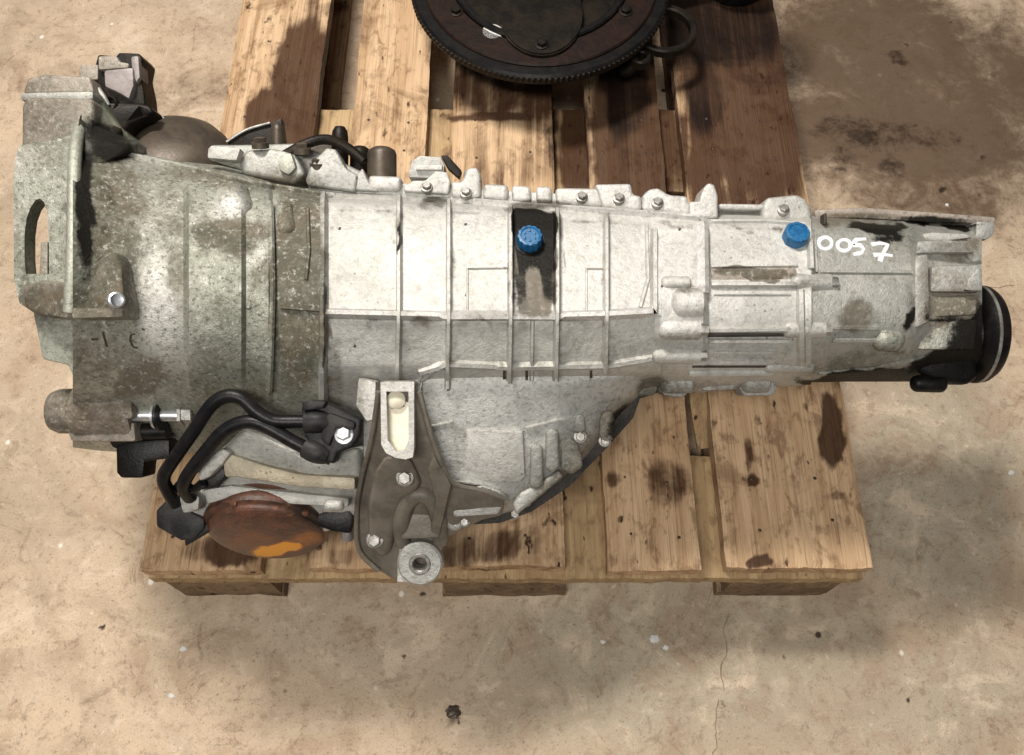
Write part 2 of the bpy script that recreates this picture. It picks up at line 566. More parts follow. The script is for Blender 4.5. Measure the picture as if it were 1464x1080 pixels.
def slab(name, poly, w, thick, mat, parent, bevel=0.003, seg=2, hole=None, dirn=None, table=PAINT, collide=False, dense=0, smooth=40):
    """plate with a pixel outline; w may be one number or one per corner"""
    ws = w if isinstance(w, (list, tuple)) else [w] * len(poly)
    d = (dirn or FW).normalized() * thick
    bm = bmesh.new()
    top = [bm.verts.new(Q(p[0], p[1], k)) for p, k in zip(poly, ws)]
    bot = [bm.verts.new(v.co + d) for v in top]
    n = len(top)
    if hole:
        # resample both outlines by angle round the hole's centre
        cx = sum(p[0] for p in hole) / len(hole)
        cy = sum(p[1] for p in hole) / len(hole)
        bmesh.ops.delete(bm, geom=list(bm.verts), context='VERTS')

        def at(loop, a):
            dx, dy = math.cos(a), math.sin(a)
            best = None
            for i in range(len(loop)):
                x1, y1 = loop[i][0] - cx, loop[i][1] - cy
                x2, y2 = loop[(i + 1) % len(loop)][0] - cx, loop[(i + 1) % len(loop)][1] - cy
                den = dx * (y2 - y1) - dy * (x2 - x1)
                if abs(den) < 1e-9:
                    continue
                t = (x1 * (y2 - y1) - y1 * (x2 - x1)) / den
                u = (x1 * dy - y1 * dx) / den
                if t > 0 and -1e-6 <= u <= 1 + 1e-6 and (best is None or t > best):
                    best = t
            return cx + dx * best, cy + dy * best
        angs = sorted(set([math.atan2(p[1] - cy, p[0] - cx) for p in poly] + [math.atan2(p[1] - cy, p[0] - cx) for p in hole]
                          + [i * math.pi / 32 - math.pi for i in range(64)]))
        w1 = ws[0]
        lo = [bm.verts.new(Q(*at(poly, a), w1)) for a in angs]
        li = [bm.verts.new(Q(*at(hole, a), w1)) for a in angs]
        ko = [bm.verts.new(v.co + d) for v in lo]
        ki = [bm.verts.new(v.co + d) for v in li]
        m = len(angs)
        for i in range(m):
            j = (i + 1) % m
            bm.faces.new((lo[i], lo[j], li[j], li[i]))
            bm.faces.new((ko[i], ki[i], ki[j], ko[j]))
            bm.faces.new((lo[i], ko[i], ko[j], lo[j]))
            bm.faces.new((li[i], li[j], ki[j], ki[i]))
        ed = [e for e in bm.edges if e.calc_face_angle(0) > 0.6]
    else:
        bm.faces.new(top)
        bm.faces.new(list(reversed(bot)))
        for i in range(n):
            j = (i + 1) % n
            bm.faces.new((top[i], bot[i], bot[j], top[j]))
        ed = [e for e in bm.edges if not (e.verts[0] in bot and e.verts[1] in bot)]
    bmesh.ops.recalc_face_normals(bm, faces=bm.faces)
    if bevel:
        bmesh.ops.bevel(bm, geom=ed, offset=bevel, segments=seg, affect='EDGES', profile=0.6, clamp_overlap=True)
    bmesh.ops.triangulate(bm, faces=[f for f in bm.faces if len(f.verts) > 4])
    for _ in range(dense):
        bmesh.ops.subdivide_edges(bm, edges=[e for e in bm.edges if e.calc_length() > 0.012], cuts=1, use_grid_fill=True)
        bmesh.ops.triangulate(bm, faces=[f for f in bm.faces if len(f.verts) > 4])
    if collide:
        BODIES.append(([v.co.copy() for v in bm.verts], None, bm_faces(bm)))
    return finish(name, bm, mat, parent, smooth, table)


def basis(axis):
    a = Vector(axis).normalized()
    t = Vector((1, 0, 0)) if abs(a.x) < 0.8 else Vector((0, 1, 0))
    u = a.cross(t).normalized()
    return a, u, a.cross(u)


def lathe(name, c, axis, prof, mat, parent, n=28, mod=None, smooth=40, table=PAINT, origin=None, sx=1.0):
    a, u, v = basis(axis)
    bm = bmesh.new()
    rows = []
    for r, h in prof:
        row = []
        for i in range(n):
            t = 2 * math.pi * i / n
            k = mod(i, r, h) if mod else 1.0
            row.append(bm.verts.new(c + a * h + (u * math.cos(t) * sx + v * math.sin(t)) * max(r, 1e-4) * k))
        rows.append(row)
    for p, q in zip(rows[:-1], rows[1:]):
        for i in range(n):
            bm.faces.new((p[i], p[(i + 1) % n], q[(i + 1) % n], q[i]))
    bm.faces.new(rows[0])
    bm.faces.new(list(reversed(rows[-1])))
    return finish(name, bm, mat, parent, smooth, table, origin=origin)


def ring(name, c, axis, ro, ri, h, mat, parent, n=32, bev=0.0015, a0=0, a1=2 * math.pi, table=PAINT):
    a, u, v = basis(axis)
    full = abs(a1 - a0 - 2 * math.pi) < 1e-6
    bm = bmesh.new()
    prof = [(ri, 0), (ri, h - bev), (ri + bev, h), (ro - bev, h), (ro, h - bev), (ro, 0)]
    rows = []
    for i in range(n if full else n + 1):
        t = a0 + (a1 - a0) * i / n
        rows.append([bm.verts.new(c + a * z + (u * math.cos(t) + v * math.sin(t)) * r) for r, z in prof])
    k = len(prof)
    m = len(rows)
    for i in range(m if full else m - 1):
        p, q = rows[i], rows[(i + 1) % m]
        for j in range(k):
            bm.faces.new((p[j], p[(j + 1) % k], q[(j + 1) % k], q[j]))
    if not full:
        bm.faces.new(rows[0])
        bm.faces.new(list(reversed(rows[-1])))
    return finish(name, bm, mat, parent, 40, table)


def tube(name, pts, r, mat, parent, n=12, sub=5, world=False, table=None, ends=True):
    """pts: (px, py, w[, radius scale]) smoothed by Catmull-Rom"""
    P = [tuple(p) for p in pts] if world else [tuple(Q(*p[:3])) for p in pts]
    R = [p[3] if len(p) > 3 else 1.0 for p in pts]
    C, RR = [], []
    for i in range((len(P) - 1) * sub + 1):
        t = i / sub
        C.append(Vector(cr(P, t)))
        RR.append(r * cr([(x,) for x in R], t)[0])
    bm = bmesh.new()
    rows = []
    nrm = None
    for i, c in enumerate(C):
        tg = (C[min(i + 1, len(C) - 1)] - C[max(i - 1, 0)]).normalized()
        if nrm is None:
            nrm = tg.cross(Vector((0.3, 0.2, 0.9))).normalized()
        nrm = (nrm - tg * nrm.dot(tg)).normalized()
        b = tg.cross(nrm)
        rows.append([bm.verts.new(c + (nrm * math.cos(2 * math.pi * j / n) + b * math.sin(2 * math.pi * j / n)) * RR[i]) for j in range(n)])
    for p, q in zip(rows[:-1], rows[1:]):
        for j in range(n):
            bm.faces.new((p[j], p[(j + 1) % n], q[(j + 1) % n], q[j]))
    bm.faces.new(rows[0])
    bm.faces.new(list(reversed(rows[-1])))
    return finish(name, bm, mat, parent, 50, table)


def capsule(name, x0, x1, y0, y1, rpx, mat, parent, up=0.0, n=18, table=PAINT, flat1=False):
    """rounded bar lying on the body surface between two pixels"""
    a, _ = hit(x0, y0)
    b, _ = hit(x1, y1)
    if a is None:
        a = Q(x0, y0, 0.05)
    if b is None:
        b = Q(x1, y1, 0.05)
    a = a + W * up
    b = b + W * up
    r = rpx * M1 * 0.92
    ax = b - a
    L = ax.length
    prof = []
    for i in range(5):
        t = i / 4 * math.pi / 2
        prof.append((r * math.sin(t), -r * math.cos(t) * 0.8))
    if flat1:
        prof += [(r, L), (r * 0.8, L + r * 0.2), (r * 0.3, L + r * 0.2)]
    else:
        for i in range(5):
            t = i / 4 * math.pi / 2
            prof.append((r * math.cos(t), L + r * math.sin(t) * 0.8))
    return lathe(name, a, ax, prof, mat, parent, n, table=table)


def bolt(c, axis, r, mat, parent, washer=True, h=0.8):
    o = None
    prof = [(r * 1.35, -0.004), (r * 1.35, r * 0.22), (r * 1.2, r * 0.28)] if washer else [(r * 1.05, -0.004), (r * 1.05, 0.0)]
    o = lathe('bolt', c, axis, prof, mat, parent, 20)
    lathe('bolt_head', c + Vector(axis).normalized() * r * 0.2, axis, [(r, 0), (r, h * r * 0.85), (r * 0.85, h * r)], mat, o, 6, smooth=20)
    return o

# ------------------------------------------------------------------ floor
FLOOR_PAINT = {
    'grime': [(1290, 190, 200, 75, 4, 0.95, 0.5), (1250, 70, 150, 100, 0, 0.85, 0.5), (1400, 120, 120, 100, 0, 0.75, 0.5),
              (1330, 265, 150, 60, 8, 0.6, 0.5), (260, 135, 120, 30, -4, 0.36, 0.6), (70, 110, 70, 26, 0, 0.15, 0.5),  # second patch: brownish shadow smear painted on the left
              (1300, 700, 120, 120, 0, 0.12, 0.6), (700, 905, 360, 45, 0, 0.12, 0.5), (990, 960, 90, 110, 0, 0.12, 0.6),  # first two paint shade beside and in front of the pallet
              (648, 1019, 13, 10, 20, 0.8, 0.3), (1250, 960, 120, 60, -10, 0.06, 0.6), (40, 1010, 90, 70, 0, 0.06, 0.6),
              (1180, 880, 120, 60, 0, 0.1, 0.6), (820, 970, 110, 60, 0, 0.1, 0.6)],
    'oil': [(1245, 190, 100, 30, 8, 0.45, 0.6), (1205, 228, 40, 22, 10, 0.42, 0.6), (1340, 200, 120, 22, 3, 0.38, 0.6),
            (1278, 240, 24, 14, 20, 0.5, 0.5), (1296, 276, 9, 7, 0, 0.75, 0.3), (1285, 85, 24, 18, 0, 0.5, 0.5),
            (1405, 226, 8, 7, 0, 0.7, 0.3), (1352, 272, 5, 4, 0, 0.8, 0.3), (1390, 415, 20, 3, 4, 0.5, 0.4)],  # thin last strip follows a painted shadow's edge
    'grey': [(960, 930, 330, 140, 0, 0.8, 0.5), (1340, 690, 130, 190, 0, 0.8, 0.4), (520, 900, 190, 70, 0, 0.5, 0.5),  # concrete tone, partly shade painted before and right of the pallet
             (1250, 1000, 260, 110, 0, 0.55, 0.5)],
}
bm = bmesh.new()
NX, NY = 300, 270
X0, X1, Y0, Y1 = -1.9, 1.9, -1.3, 2.1
g = [[bm.verts.new((X0 + (X1 - X0) * i / NX, Y0 + (Y1 - Y0) * j / NY, 0)) for i in range(NX + 1)] for j in range(NY + 1)]
for j in range(NY):
    for i in range(NX):
        bm.faces.new((g[j][i], g[j][i + 1], g[j + 1][i + 1], g[j + 1][i]))
fl = finish('floor', bm, 'floor', None, 40, FLOOR_PAINT, 16)
fl['kind'] = 'structure'

for pts in ([(1042, 872), (1034, 905), (1040, 930), (1030, 960), (1036, 990)], [(1030, 1000), (1022, 1030), (1026, 1060), (1018, 1085)], [(1392, 408), (1420, 411), (1452, 408)]):  # third line paints a shadow's edge, the others are cracks
    P_ = [on_z(x, y, 0.0006) for x, y in samples(pts, 7)]
    bm = bmesh.new()
    prev = None
    for i, p in enumerate(P_):
        t = (P_[min(i + 1, len(P_) - 1)] - P_[max(i - 1, 0)]).normalized()
        sd_ = Vector((-t.y, t.x, 0))
        j_ = sd_ * 0.004 * noise.noise(p * 90)
        hw_ = 0.0008 * (0.55 + 0.9 * abs(noise.noise(p * 60 + Vector((5, 0, 0))))) * (0.3 if i in (0, len(P_) - 1) else 1)
        row = (bm.verts.new(p + j_ - sd_ * hw_), bm.verts.new(p + j_ + sd_ * hw_))
        if prev:
            bm.faces.new((prev[0], prev[1], row[1], row[0]))
        prev = row
    finish('crack_shade_line', bm, 'crack_shade_line', fl)


def pebble(name, px, py, r, flat, mat, label, cat, group=None, seed=0):
    c = on_z(px, py, r * flat * 0.8)
    bm = bmesh.new()
    bmesh.ops.create_icosphere(bm, subdivisions=3, radius=r)
    for v in bm.verts:
        k = 1 + 0.55 * noise.noise(v.co / r * 1.1 + Vector((seed, 0, 0))) + 0.25 * noise.noise(v.co / r * 3 + Vector((0, seed, 0)))
        v.co = Vector((v.co.x * k * 1.25, v.co.y * k, max(v.co.z * k * flat, -r * flat * 0.8))) + c
    o = finish(name, bm, mat, None, 30, None, origin=Vector((c.x, c.y, 0)))
    o['label'] = label
    o['category'] = cat
    if group:
        o['group'] = group


pebble('dirt_clod', 648, 1019, 0.0065, 0.5, 'umber', 'small brown clod of dirt on bare concrete in front of the pallet', 'dirt clod')
for k, (x, y, r) in enumerate(((936, 914, 0.0045), (952, 926, 0.003), (862, 918, 0.0022), (262, 928, 0.003), (245, 995, 0.0028), (1446, 676, 0.003), (1354, 293, 0.0024))):
    pebble('paint_flake', x, y, r, 0.22, 'label', 'small whitish flake lying on the bare concrete floor', 'flake', 'whitish flakes scattered on the floor', k * 3.7)

# ------------------------------------------------------------------ pallet
S = 0.8 / 1050.0                 # metres per pixel along the front edge


def fx(px):
    return (px - 725) * S


WOOD_PAINT = {
    'grime': [(425, 120, 42, 110, 12, 0.75, 0.3), (405, 175, 60, 50, 0, 0.8, 0.3), (445, 40, 20, 50, 0, 0.5, 0.4),
              (470, 15, 30, 14, 0, 0.5, 0.5), (700, 168, 70, 8, 0, 0.85, 0.5), (905, 190, 62, 170, 0, 0.95, 0.35), (730, 130, 90, 60, 0, 0.6, 0.4), (735, 230, 80, 50, 0, 0.45, 0.5), (826, 220, 24, 90, 0, 0.7, 0.4), (965, 220, 24, 90, 0, 0.6, 0.4), (1020, 60, 140, 90, 0, 0.7, 0.5),
              (1050, 190, 80, 70, 0, 0.38, 0.5), (1085, 215, 60, 60, 0, 0.34, 0.5), (720, 220, 80, 60, 0, 0.4, 0.5),
              (825, 220, 24, 60, 0, 0.45, 0.4), (1186, 620, 16, 52, -6, 0.95, 0.35), (1070, 650, 8, 30, 0, 0.6, 0.4),
              (1078, 692, 12, 11, 0, 0.7, 0.3), (955, 690, 30, 40, 0, 0.42, 0.5), (880, 685, 16, 14, 0, 0.5, 0.5),
              (1090, 803, 16, 9, 0, 0.85, 0.3), (1200, 710, 12, 10, 0, 0.5, 0.4), (1125, 640, 8, 60, 4, 0.32, 0.5),
              (1140, 720, 10, 50, 4, 0.3, 0.5), (330, 785, 40, 30, 0, 0.75, 0.4), (290, 790, 30, 20, 0, 0.45, 0.5), (700, 780, 60, 25, 0, 0.5, 0.5),
              (750, 765, 30, 40, 0, 0.4, 0.5), (650, 800, 30, 20, 0, 0.5, 0.5), (475, 795, 60, 18, 0, 0.4, 0.5), (990, 640, 8, 40, 0, 0.4, 0.5),
              (1000, 260, 40, 40, 0, 0.3, 0.5), (1075, 130, 90, 160, 0, 0.95, 0.4), (1060, 245, 100, 70, 0, 0.62, 0.5), (590, 150, 50, 120, 0, 0.2, 0.6), (760, 150, 60, 60, 0, 0.4, 0.5), (905, 260, 44, 60, 0, 0.7, 0.4), (690, 150, 30, 20, 0, 0.4, 0.5), (1170, 570, 80, 12, 0, 0.25, 0.5)],
    'oil': [(890, 130, 44, 80, 0, 0.62, 0.4), (1020, 40, 120, 70, 0, 0.68, 0.5), (1010, 130, 40, 70, 0, 0.52, 0.4), (900, 240, 20, 50, 0, 0.42, 0.4),
            (770, 60, 150, 70, 0, 0.6, 0.4), (790, 200, 8, 70, 0, 0.5, 0.5), (1080, 90, 60, 60, 0, 0.4, 0.5), (1187, 620, 10, 42, -6, 0.35, 0.4)],
}


def board(name, x0, x1, y0, y1, z0, z1, mat, parent, cell=0.006, jag=0.0012, along='y', seed=1.0, table=WOOD_PAINT):
    """a sawn board: slightly wavy faces, worn edges, ragged ends"""
    nx = max(2, int((x1 - x0) / cell))
    ny = max(2, int((y1 - y0) / cell))
    bm = bmesh.new()

    def P(i, j, z, top):
        x = x0 + (x1 - x0) * i / nx
        y = y0 + (y1 - y0) * j / ny
        if i in (0, nx):
            x += jag * 1.6 * noise.noise(Vector((seed + i, y * 14, z * 30))) + jag * 0.7 * noise.noise(Vector((seed, y * 70, i)))
        if j in (0, ny):
            y += jag * 1.6 * noise.noise(Vector((x * 40, seed + j, z * 30))) + jag * noise.noise(Vector((x * 160, seed, j)))
        zz = z + (0.0008 * noise.noise(Vector((x * 25, y * 5, seed))) if top else 0)
        if top:
            e = min(i, nx - i, j, ny - j)
            if e == 0:
                zz -= 0.0014
        return bm.verts.new((x, y, zz))
    tp = [[P(i, j, z1, True) for i in range(nx + 1)] for j in range(ny + 1)]
    for j in range(ny):
        for i in range(nx):
            bm.faces.new((tp[j][i], tp[j][i + 1], tp[j + 1][i + 1], tp[j + 1][i]))
    loop = [tp[0][i] for i in range(nx + 1)] + [tp[j][nx] for j in range(1, ny + 1)] + [tp[ny][i] for i in range(nx - 1, -1, -1)] + [tp[j][0] for j in range(ny - 1, 0, -1)]
    lo = [bm.verts.new((v.co.x, v.co.y, z0)) for v in loop]
    for i in range(len(loop)):
        k = (i + 1) % len(loop)
        bm.faces.new((loop[i], lo[i], lo[k], loop[k]))
    bm.faces.new(list(reversed(lo)))
    return finish(name, bm, mat, parent, 50, table, 9)


pal = thing('wooden_pallet', (0, 0.6, 0), 'oil stained wooden pallet with five top boards carrying both greasy units', 'pallet')
DECK = [(200, 372), (440, 577), (624, 808), (869, 1004), (1040, 1250)]
T = 0.022
for k, (a, b) in enumerate(DECK):
    board('deck_board', fx(a), fx(b), 0.002 * (k % 3), 1.2, PZ - T, PZ, 'wood', pal, seed=k * 7.7 + 2, jag=0.0013)
for k, (ya, yb) in enumerate(((-0.004, 0.141), (0.5275, 0.6725), (1.055, 1.2))):
    board('cross_board', -0.398, 0.396, ya, yb, PZ - 2 * T, PZ - T - 0.0006, 'woodlow', pal, seed=k * 3.3 + 40)
BZ = 0.022
for xa, xb in ((-0.395, -0.275), (-0.075, 0.068), (0.262, 0.388)):
    for ya, yb in ((0.002, 0.142), (0.53, 0.67), (1.056, 1.198)):
        board('block', xa, xb, ya, yb, BZ + 0.0005, PZ - 2 * T - 0.0006, 'block', pal, cell=0.02, seed=xa * 9 + ya)
    board('bottom_board', xa - 0.004, xb + 0.003, 0.004, 1.195, 0.0, BZ, 'block', pal, cell=0.012, seed=xa * 5)
# nail heads over the cross boards
for k, (a, b) in enumerate(DECK):
    for yy in (0.045, 0.1, 0.57, 0.63):
        for u in (0.25, 0.74):
            x = fx(a) + (fx(b) - fx(a)) * (u + random.uniform(-0.05, 0.05))
            y = yy + random.uniform(-0.012, 0.012)
            lathe('nail', Vector((x, y, PZ - 0.004)), (0, 0, 1), [(0.0021, 0), (0.0021, 0.0042), (0.0014, 0.0047)], 'nail', pal, 8, table=None)
# splinter lying in the gap between the two right-hand boards, still attached
slab('splinter', [(985, 562), (1019, 560), (1021, 600), (1014, 612), (1020, 640), (998, 643), (990, 600)], -0.2, 0.008, 'woodlow', pal, 0.001, table=None)

# ------------------------------------------------------------------ gearbox: patches of dirt, oil and painted-in shade, in photo pixels
PAINT['grime'] += [
    (160, 330, 55, 160, 0, 0.62, 0.5), (135, 285, 30, 80, 0, 0.6, 0.5), (325, 335, 55, 25, 0, 0.95, 0.5), (325, 290, 20, 26, 0, -0.9, 0.5),
    (425, 400, 40, 150, 0, 0.95, 0.3), (440, 300, 30, 35, 0, 0.7, 0.5), (415, 262, 60, 16, 8, 0.8, 0.5), (300, 255, 90, 14, 8, 0.6, 0.5),
    (205, 545, 40, 24, -10, 1.1, 0.4), (150, 420, 50, 30, 0, 0.6, 0.5), (385, 560, 80, 20, 0, 0.5, 0.6), (280, 560, 60, 40, 0, 0.45, 0.6),
    (480, 540, 16, 70, 0, 0.7, 0.4), (330, 480, 60, 100, 0, 0.3, 0.6), (240, 320, 60, 60, 0, 0.35, 0.6), (460, 470, 12, 60, 0, 1.0, 0.4),
    (620, 292, 26, 8, 4, 0.9, 0.5), (760, 296, 50, 8, 2, 0.9, 0.4), (570, 340, 8, 30, 0, 0.6, 0.5), (764, 378, 29, 72, 0, 1.15, 0.12, 7),  # rectangle by the cap: grime plus shade of an inset pocket
    (975, 410, 30, 10, 0, 0.65, 0.5), (1075, 393, 64, 8, 0, 1.2, 0.15), (1225, 450, 30, 24, 0, 0.9, 0.5), (1165, 405, 40, 12, 0, 0.7, 0.5),  # long thin patch: shade of the recessed rear slot, painted with grime
    (880, 600, 40, 40, 0, 0.7, 0.5), (820, 640, 40, 30, 0, 0.7, 0.5), (790, 700, 60, 22, -35, 0.8, 0.5), (650, 640, 12, 50, 0, 0.6, 0.5),
    (720, 500, 260, 40, 0, 0.35, 0.5), (860, 500, 80, 30, 0, 0.5, 0.5), (930, 555, 30, 20, 0, 1.0, 0.5), (1240, 520, 90, 22, -4, 0.7, 0.5), (1340, 400, 60, 60, 0, 0.45, 0.6), (1360, 350, 50, 12, 0, 0.8, 0.5), (1300, 440, 20, 50, 0, 0.4, 0.6), (1250, 400, 60, 10, 0, 0.4, 0.6),  # widest patch paints shade onto the case's forward-tilted lower face
    (1040, 500, 90, 40, 0, 0.4, 0.5), (1290, 345, 40, 30, 0, 0.5, 0.6), (1220, 318, 60, 14, 5, 0.8, 0.5), (60, 160, 60, 60, 0, 0.6, 0.6),
    (120, 430, 60, 30, 0, 0.7, 0.5), (125, 590, 70, 45, 0, 0.6, 0.5), (1355, 440, 60, 40, 0, 0.8, 0.5), (1370, 360, 40, 16, 0, 0.6, 0.5),
    (690, 600, 60, 60, 0, 0.1, 0.6), (1030, 555, 90, 14, 0, 0.55, 0.5), (535, 470, 60, 16, 0, 0.35, 0.5), (600, 455, 20, 6, 0, 0.8, 0.5)]
PAINT['oil'] += [
    (764, 340, 29, 42, 0, 0.95, 0.10, 7), (783, 400, 14, 44, 0, 0.6, 0.4), (742, 415, 10, 34, 0, 0.55, 0.4), (1352, 524, 58, 30, -22, 1.0, 0.4),  # rectangle: oil and the pocket's shade, painted instead of modelled
    (1250, 540, 120, 10, -2, 0.9, 0.4), (1400, 485, 16, 50, 0, 1.0, 0.4), (1255, 326, 46, 9, 4, 0.8, 0.4), (1340, 318, 70, 7, 3, 0.85, 0.4),
    (1270, 342, 26, 8, 0, 0.6, 0.5), (1305, 455, 9, 26, 25, 0.7, 0.5), (150, 205, 50, 30, 25, 0.75, 0.5), (122, 290, 14, 120, 0, 0.7, 0.5), (150, 300, 16, 60, 0, 0.4, 0.6),
    (895, 605, 22, 40, 45, 0.6, 0.4), (1355, 456, 50, 5, -3, 0.6, 0.5), (1365, 422, 40, 4, 0, 0.6, 0.5), (1235, 440, 8, 8, 0, 0.4, 0.5), (463, 430, 5, 60, 0, 0.6, 0.4),
    (572, 338, 4, 26, 0, 0.7, 0.4), (464, 510, 5, 20, 0, 0.6, 0.4)]
PAINT['green'] += [(160, 330, 120, 220, 0, 0.85, 0.6), (300, 430, 140, 220, 0, 0.6, 0.6), (420, 430, 45, 170, 0, 0.8, 0.4),
                   (700, 500, 260, 36, 0, 0.3, 0.4), (720, 600, 240, 120, 0, 0.28, 0.5), (1250, 520, 120, 40, 0, 0.4, 0.5), (60, 330, 60, 130, 0, 0.5, 0.5)]  # first patch here deepens the lower face's painted shade
PAINT['white'] += [(225, 440, 26, 90, -8, 0.9, 0.6), (325, 292, 22, 24, 0, 1.0, 0.4), (205, 225, 26, 18, 10, 0.5, 0.6), (370, 370, 20, 14, 0, 0.5, 0.5),  # first patch paints a vertical highlight onto the bell
                   (520, 520, 40, 24, 0, 0.6, 0.5), (365, 620, 30, 40, 0, 0.4, 0.6), (530, 575, 20, 30, 0, 0.9, 0.4), (585, 525, 60, 18, 0, 0.8, 0.5),
                   (700, 650, 60, 40, 0, 0.45, 0.5), (690, 560, 60, 30, 0, 0.3, 0.6), (860, 360, 130, 80, 0, 0.6, 0.5), (1080, 350, 60, 40, 0, 0.55, 0.5),
                   (680, 340, 40, 50, 0, 0.4, 0.5), (605, 400, 30, 60, 0, 0.3, 0.5), (1000, 445, 60, 40, 0, 0.7, 0.5), (205, 395, 30, 30, 0, 0.4, 0.5)]

for key, k_ in (('grime', 1.0), ('green', 1.0)):
    PAINT[key] = [(b[:5] + (b[5] * (k_ if b[0] < 462 else 1.0),) + b[6:]) for b in PAINT[key]]
# dirt and shade painted along ribs and ledges, giving the panels depth
rs = random.Random(4)
for x in (469, 577, 648, 724, 736, 802, 860, 872, 929):
    y = 300
    while y < 520:
        L_ = rs.uniform(14, 46)
        PAINT['grime'].append((x + rs.uniform(-2, 2), y + L_ / 2, rs.uniform(3, 6), L_ / 2, 0, rs.uniform(0.1, 0.75), 0.6))
        y += L_ + rs.uniform(0, 30)
for x in range(480, 1140, 22):
    PAINT['grime'].append((x, 462 if x < 940 else rs.choice((414, 480, 498, 528)), rs.uniform(10, 26), rs.uniform(2, 5), 0, rs.uniform(0.1, 0.7), 0.6))
    PAINT['grime'].append((x, 300 + (x - 480) * 0.045, rs.uniform(10, 26), rs.uniform(3, 6), 3, rs.uniform(0.2, 0.8), 0.6))
PAINT['grime'] += [(185, 300, 40, 40, 20, 0.55, 0.6), (255, 360, 18, 90, 0, 0.5, 0.6), (350, 330, 60, 14, 10, 0.5, 0.6), (170, 520, 60, 30, 0, 0.4, 0.6), (300, 520, 30, 50, 0, 0.4, 0.6), (370, 400, 12, 50, 20, 0.5, 0.6), (62, 432, 60, 26, 0, 0.9, 0.5), (30, 330, 12, 120, 0, 0.5, 0.5), (60, 235, 60, 10, 0, 0.8, 0.5), (95, 330, 10, 110, 0, 0.3, 0.6), (130, 520, 40, 60, 0, 0.5, 0.6), (478, 420, 26, 160, 0, 0.3, 0.6), (500, 560, 40, 50, 0, 0.45, 0.6), (520, 390, 50, 70, 0, 0.14, 0.6)]
base = on_z(735, 430, PZ)
gb = thing('gearbox', base, 'large grey cast aluminium gearbox lying across the pallet, marked 0057 in white', 'gearbox')

bell = loft('bell_housing', [
    (104, [(192, 0.00), (222, 0.095), (320, 0.145), (430, 0.145), (540, 0.10), (640, -0.02)]),
    (120, [(194, 0.00), (224, 0.090), (320, 0.137), (430, 0.139), (542, 0.095), (642, -0.02)]),
    (145, [(196, 0.00), (227, 0.082), (320, 0.126), (430, 0.131), (545, 0.09), (645, -0.02)]),
    (200, [(206, -0.01), (238, 0.070), (325, 0.111), (430, 0.121), (545, 0.084), (648, -0.02)]),
    (262, [(219, -0.01), (250, 0.062), (330, 0.103), (432, 0.118), (545, 0.082), (648, -0.02)]),
    (270, [(221, -0.01), (252, 0.068), (330, 0.112), (432, 0.126), (545, 0.090), (648, -0.02)]),
    (345, [(240, -0.01), (264, 0.062), (335, 0.102), (436, 0.118), (545, 0.086), (646, -0.02)]),
    (352, [(242, -0.01), (266, 0.058), (335, 0.096), (436, 0.111), (545, 0.081), (646, -0.02)]),
    (384, [(252, -0.01), (273, 0.056), (338, 0.093), (440, 0.108), (545, 0.079), (644, -0.02)]),
    (390, [(254, -0.01), (275, 0.051), (338, 0.086), (440, 0.101), (545, 0.072), (644, -0.02)]),
    (462, [(268, -0.01), (286, 0.050), (340, 0.079), (448, 0.099), (545, 0.068), (640, -0.02)]),
], 'bell', gb, back=0.13)

mc = loft('main_case', [
    (456, [(268, -0.01), (288, 0.048), (330, 0.068), (448, 0.100), (458, 0.099), (522, 0.084), (534, 0.078), (640, -0.03)]),
    (570, [(276, -0.01), (292, 0.047), (330, 0.066), (450, 0.100), (460, 0.098), (522, 0.083), (534, 0.076), (640, -0.03)]),
    (730, [(284, -0.01), (297, 0.045), (330, 0.062), (450, 0.097), (460, 0.095), (522, 0.080), (534, 0.070), (620, -0.03)]),
    (860, [(292, -0.01), (303, 0.043), (335, 0.060), (450, 0.094), (460, 0.091), (522, 0.075), (534, 0.065), (590, -0.03)]),
    (945, [(300, -0.01), (309, 0.042), (340, 0.058), (448, 0.090), (460, 0.086), (520, 0.066), (532, 0.056), (560, -0.02)]),
], 'case', gb, back=0.12, lin=True)

rc = loft('rear_case', [
    (936, [(298, -0.01), (309, 0.042), (345, 0.060), (390, 0.076), (440, 0.088), (480, 0.082), (530, 0.050), (558, -0.01)]),
    (1005, [(300, -0.01), (312, 0.046), (345, 0.062), (390, 0.076), (440, 0.084), (480, 0.079), (530, 0.050), (562, -0.01)]),
    (1014, [(300, -0.01), (313, 0.040), (345, 0.056), (390, 0.070), (440, 0.078), (480, 0.073), (530, 0.046), (560, -0.01)]),
    (1140, [(304, -0.01), (316, 0.040), (345, 0.056), (390, 0.070), (440, 0.077), (480, 0.072), (525, 0.044), (552, -0.01)]),
    (1160, [(304, -0.01), (316, 0.042), (345, 0.058), (390, 0.072), (440, 0.079), (480, 0.073), (525, 0.044), (550, -0.01)]),
], 'case', gb, back=0.10, lin=False)

tl = loft('tail_housing', [
    (1156, [(306, -0.01), (318, 0.036), (345, 0.054), (395, 0.068), (440, 0.074), (480, 0.068), (525, 0.038), (547, -0.01)]),
    (1205, [(308, -0.01), (320, 0.033), (345, 0.050), (395, 0.064), (440, 0.070), (480, 0.064), (525, 0.034), (546, -0.01)]),
    (1300, [(312, -0.01), (324, 0.029), (348, 0.046), (398, 0.060), (440, 0.066), (480, 0.060), (525, 0.030), (546, -0.012)]),
    (1330, [(316, -0.01), (332, 0.024), (356, 0.038), (400, 0.050), (440, 0.054), (480, 0.048), (520, 0.022), (546, -0.012)]),
    (1404, [(320, -0.01), (338, 0.018), (362, 0.032), (402, 0.044), (440, 0.046), (480, 0.040), (518, 0.016), (544, -0.012)]),
], 'tail', gb, back=0.09, lin=False)

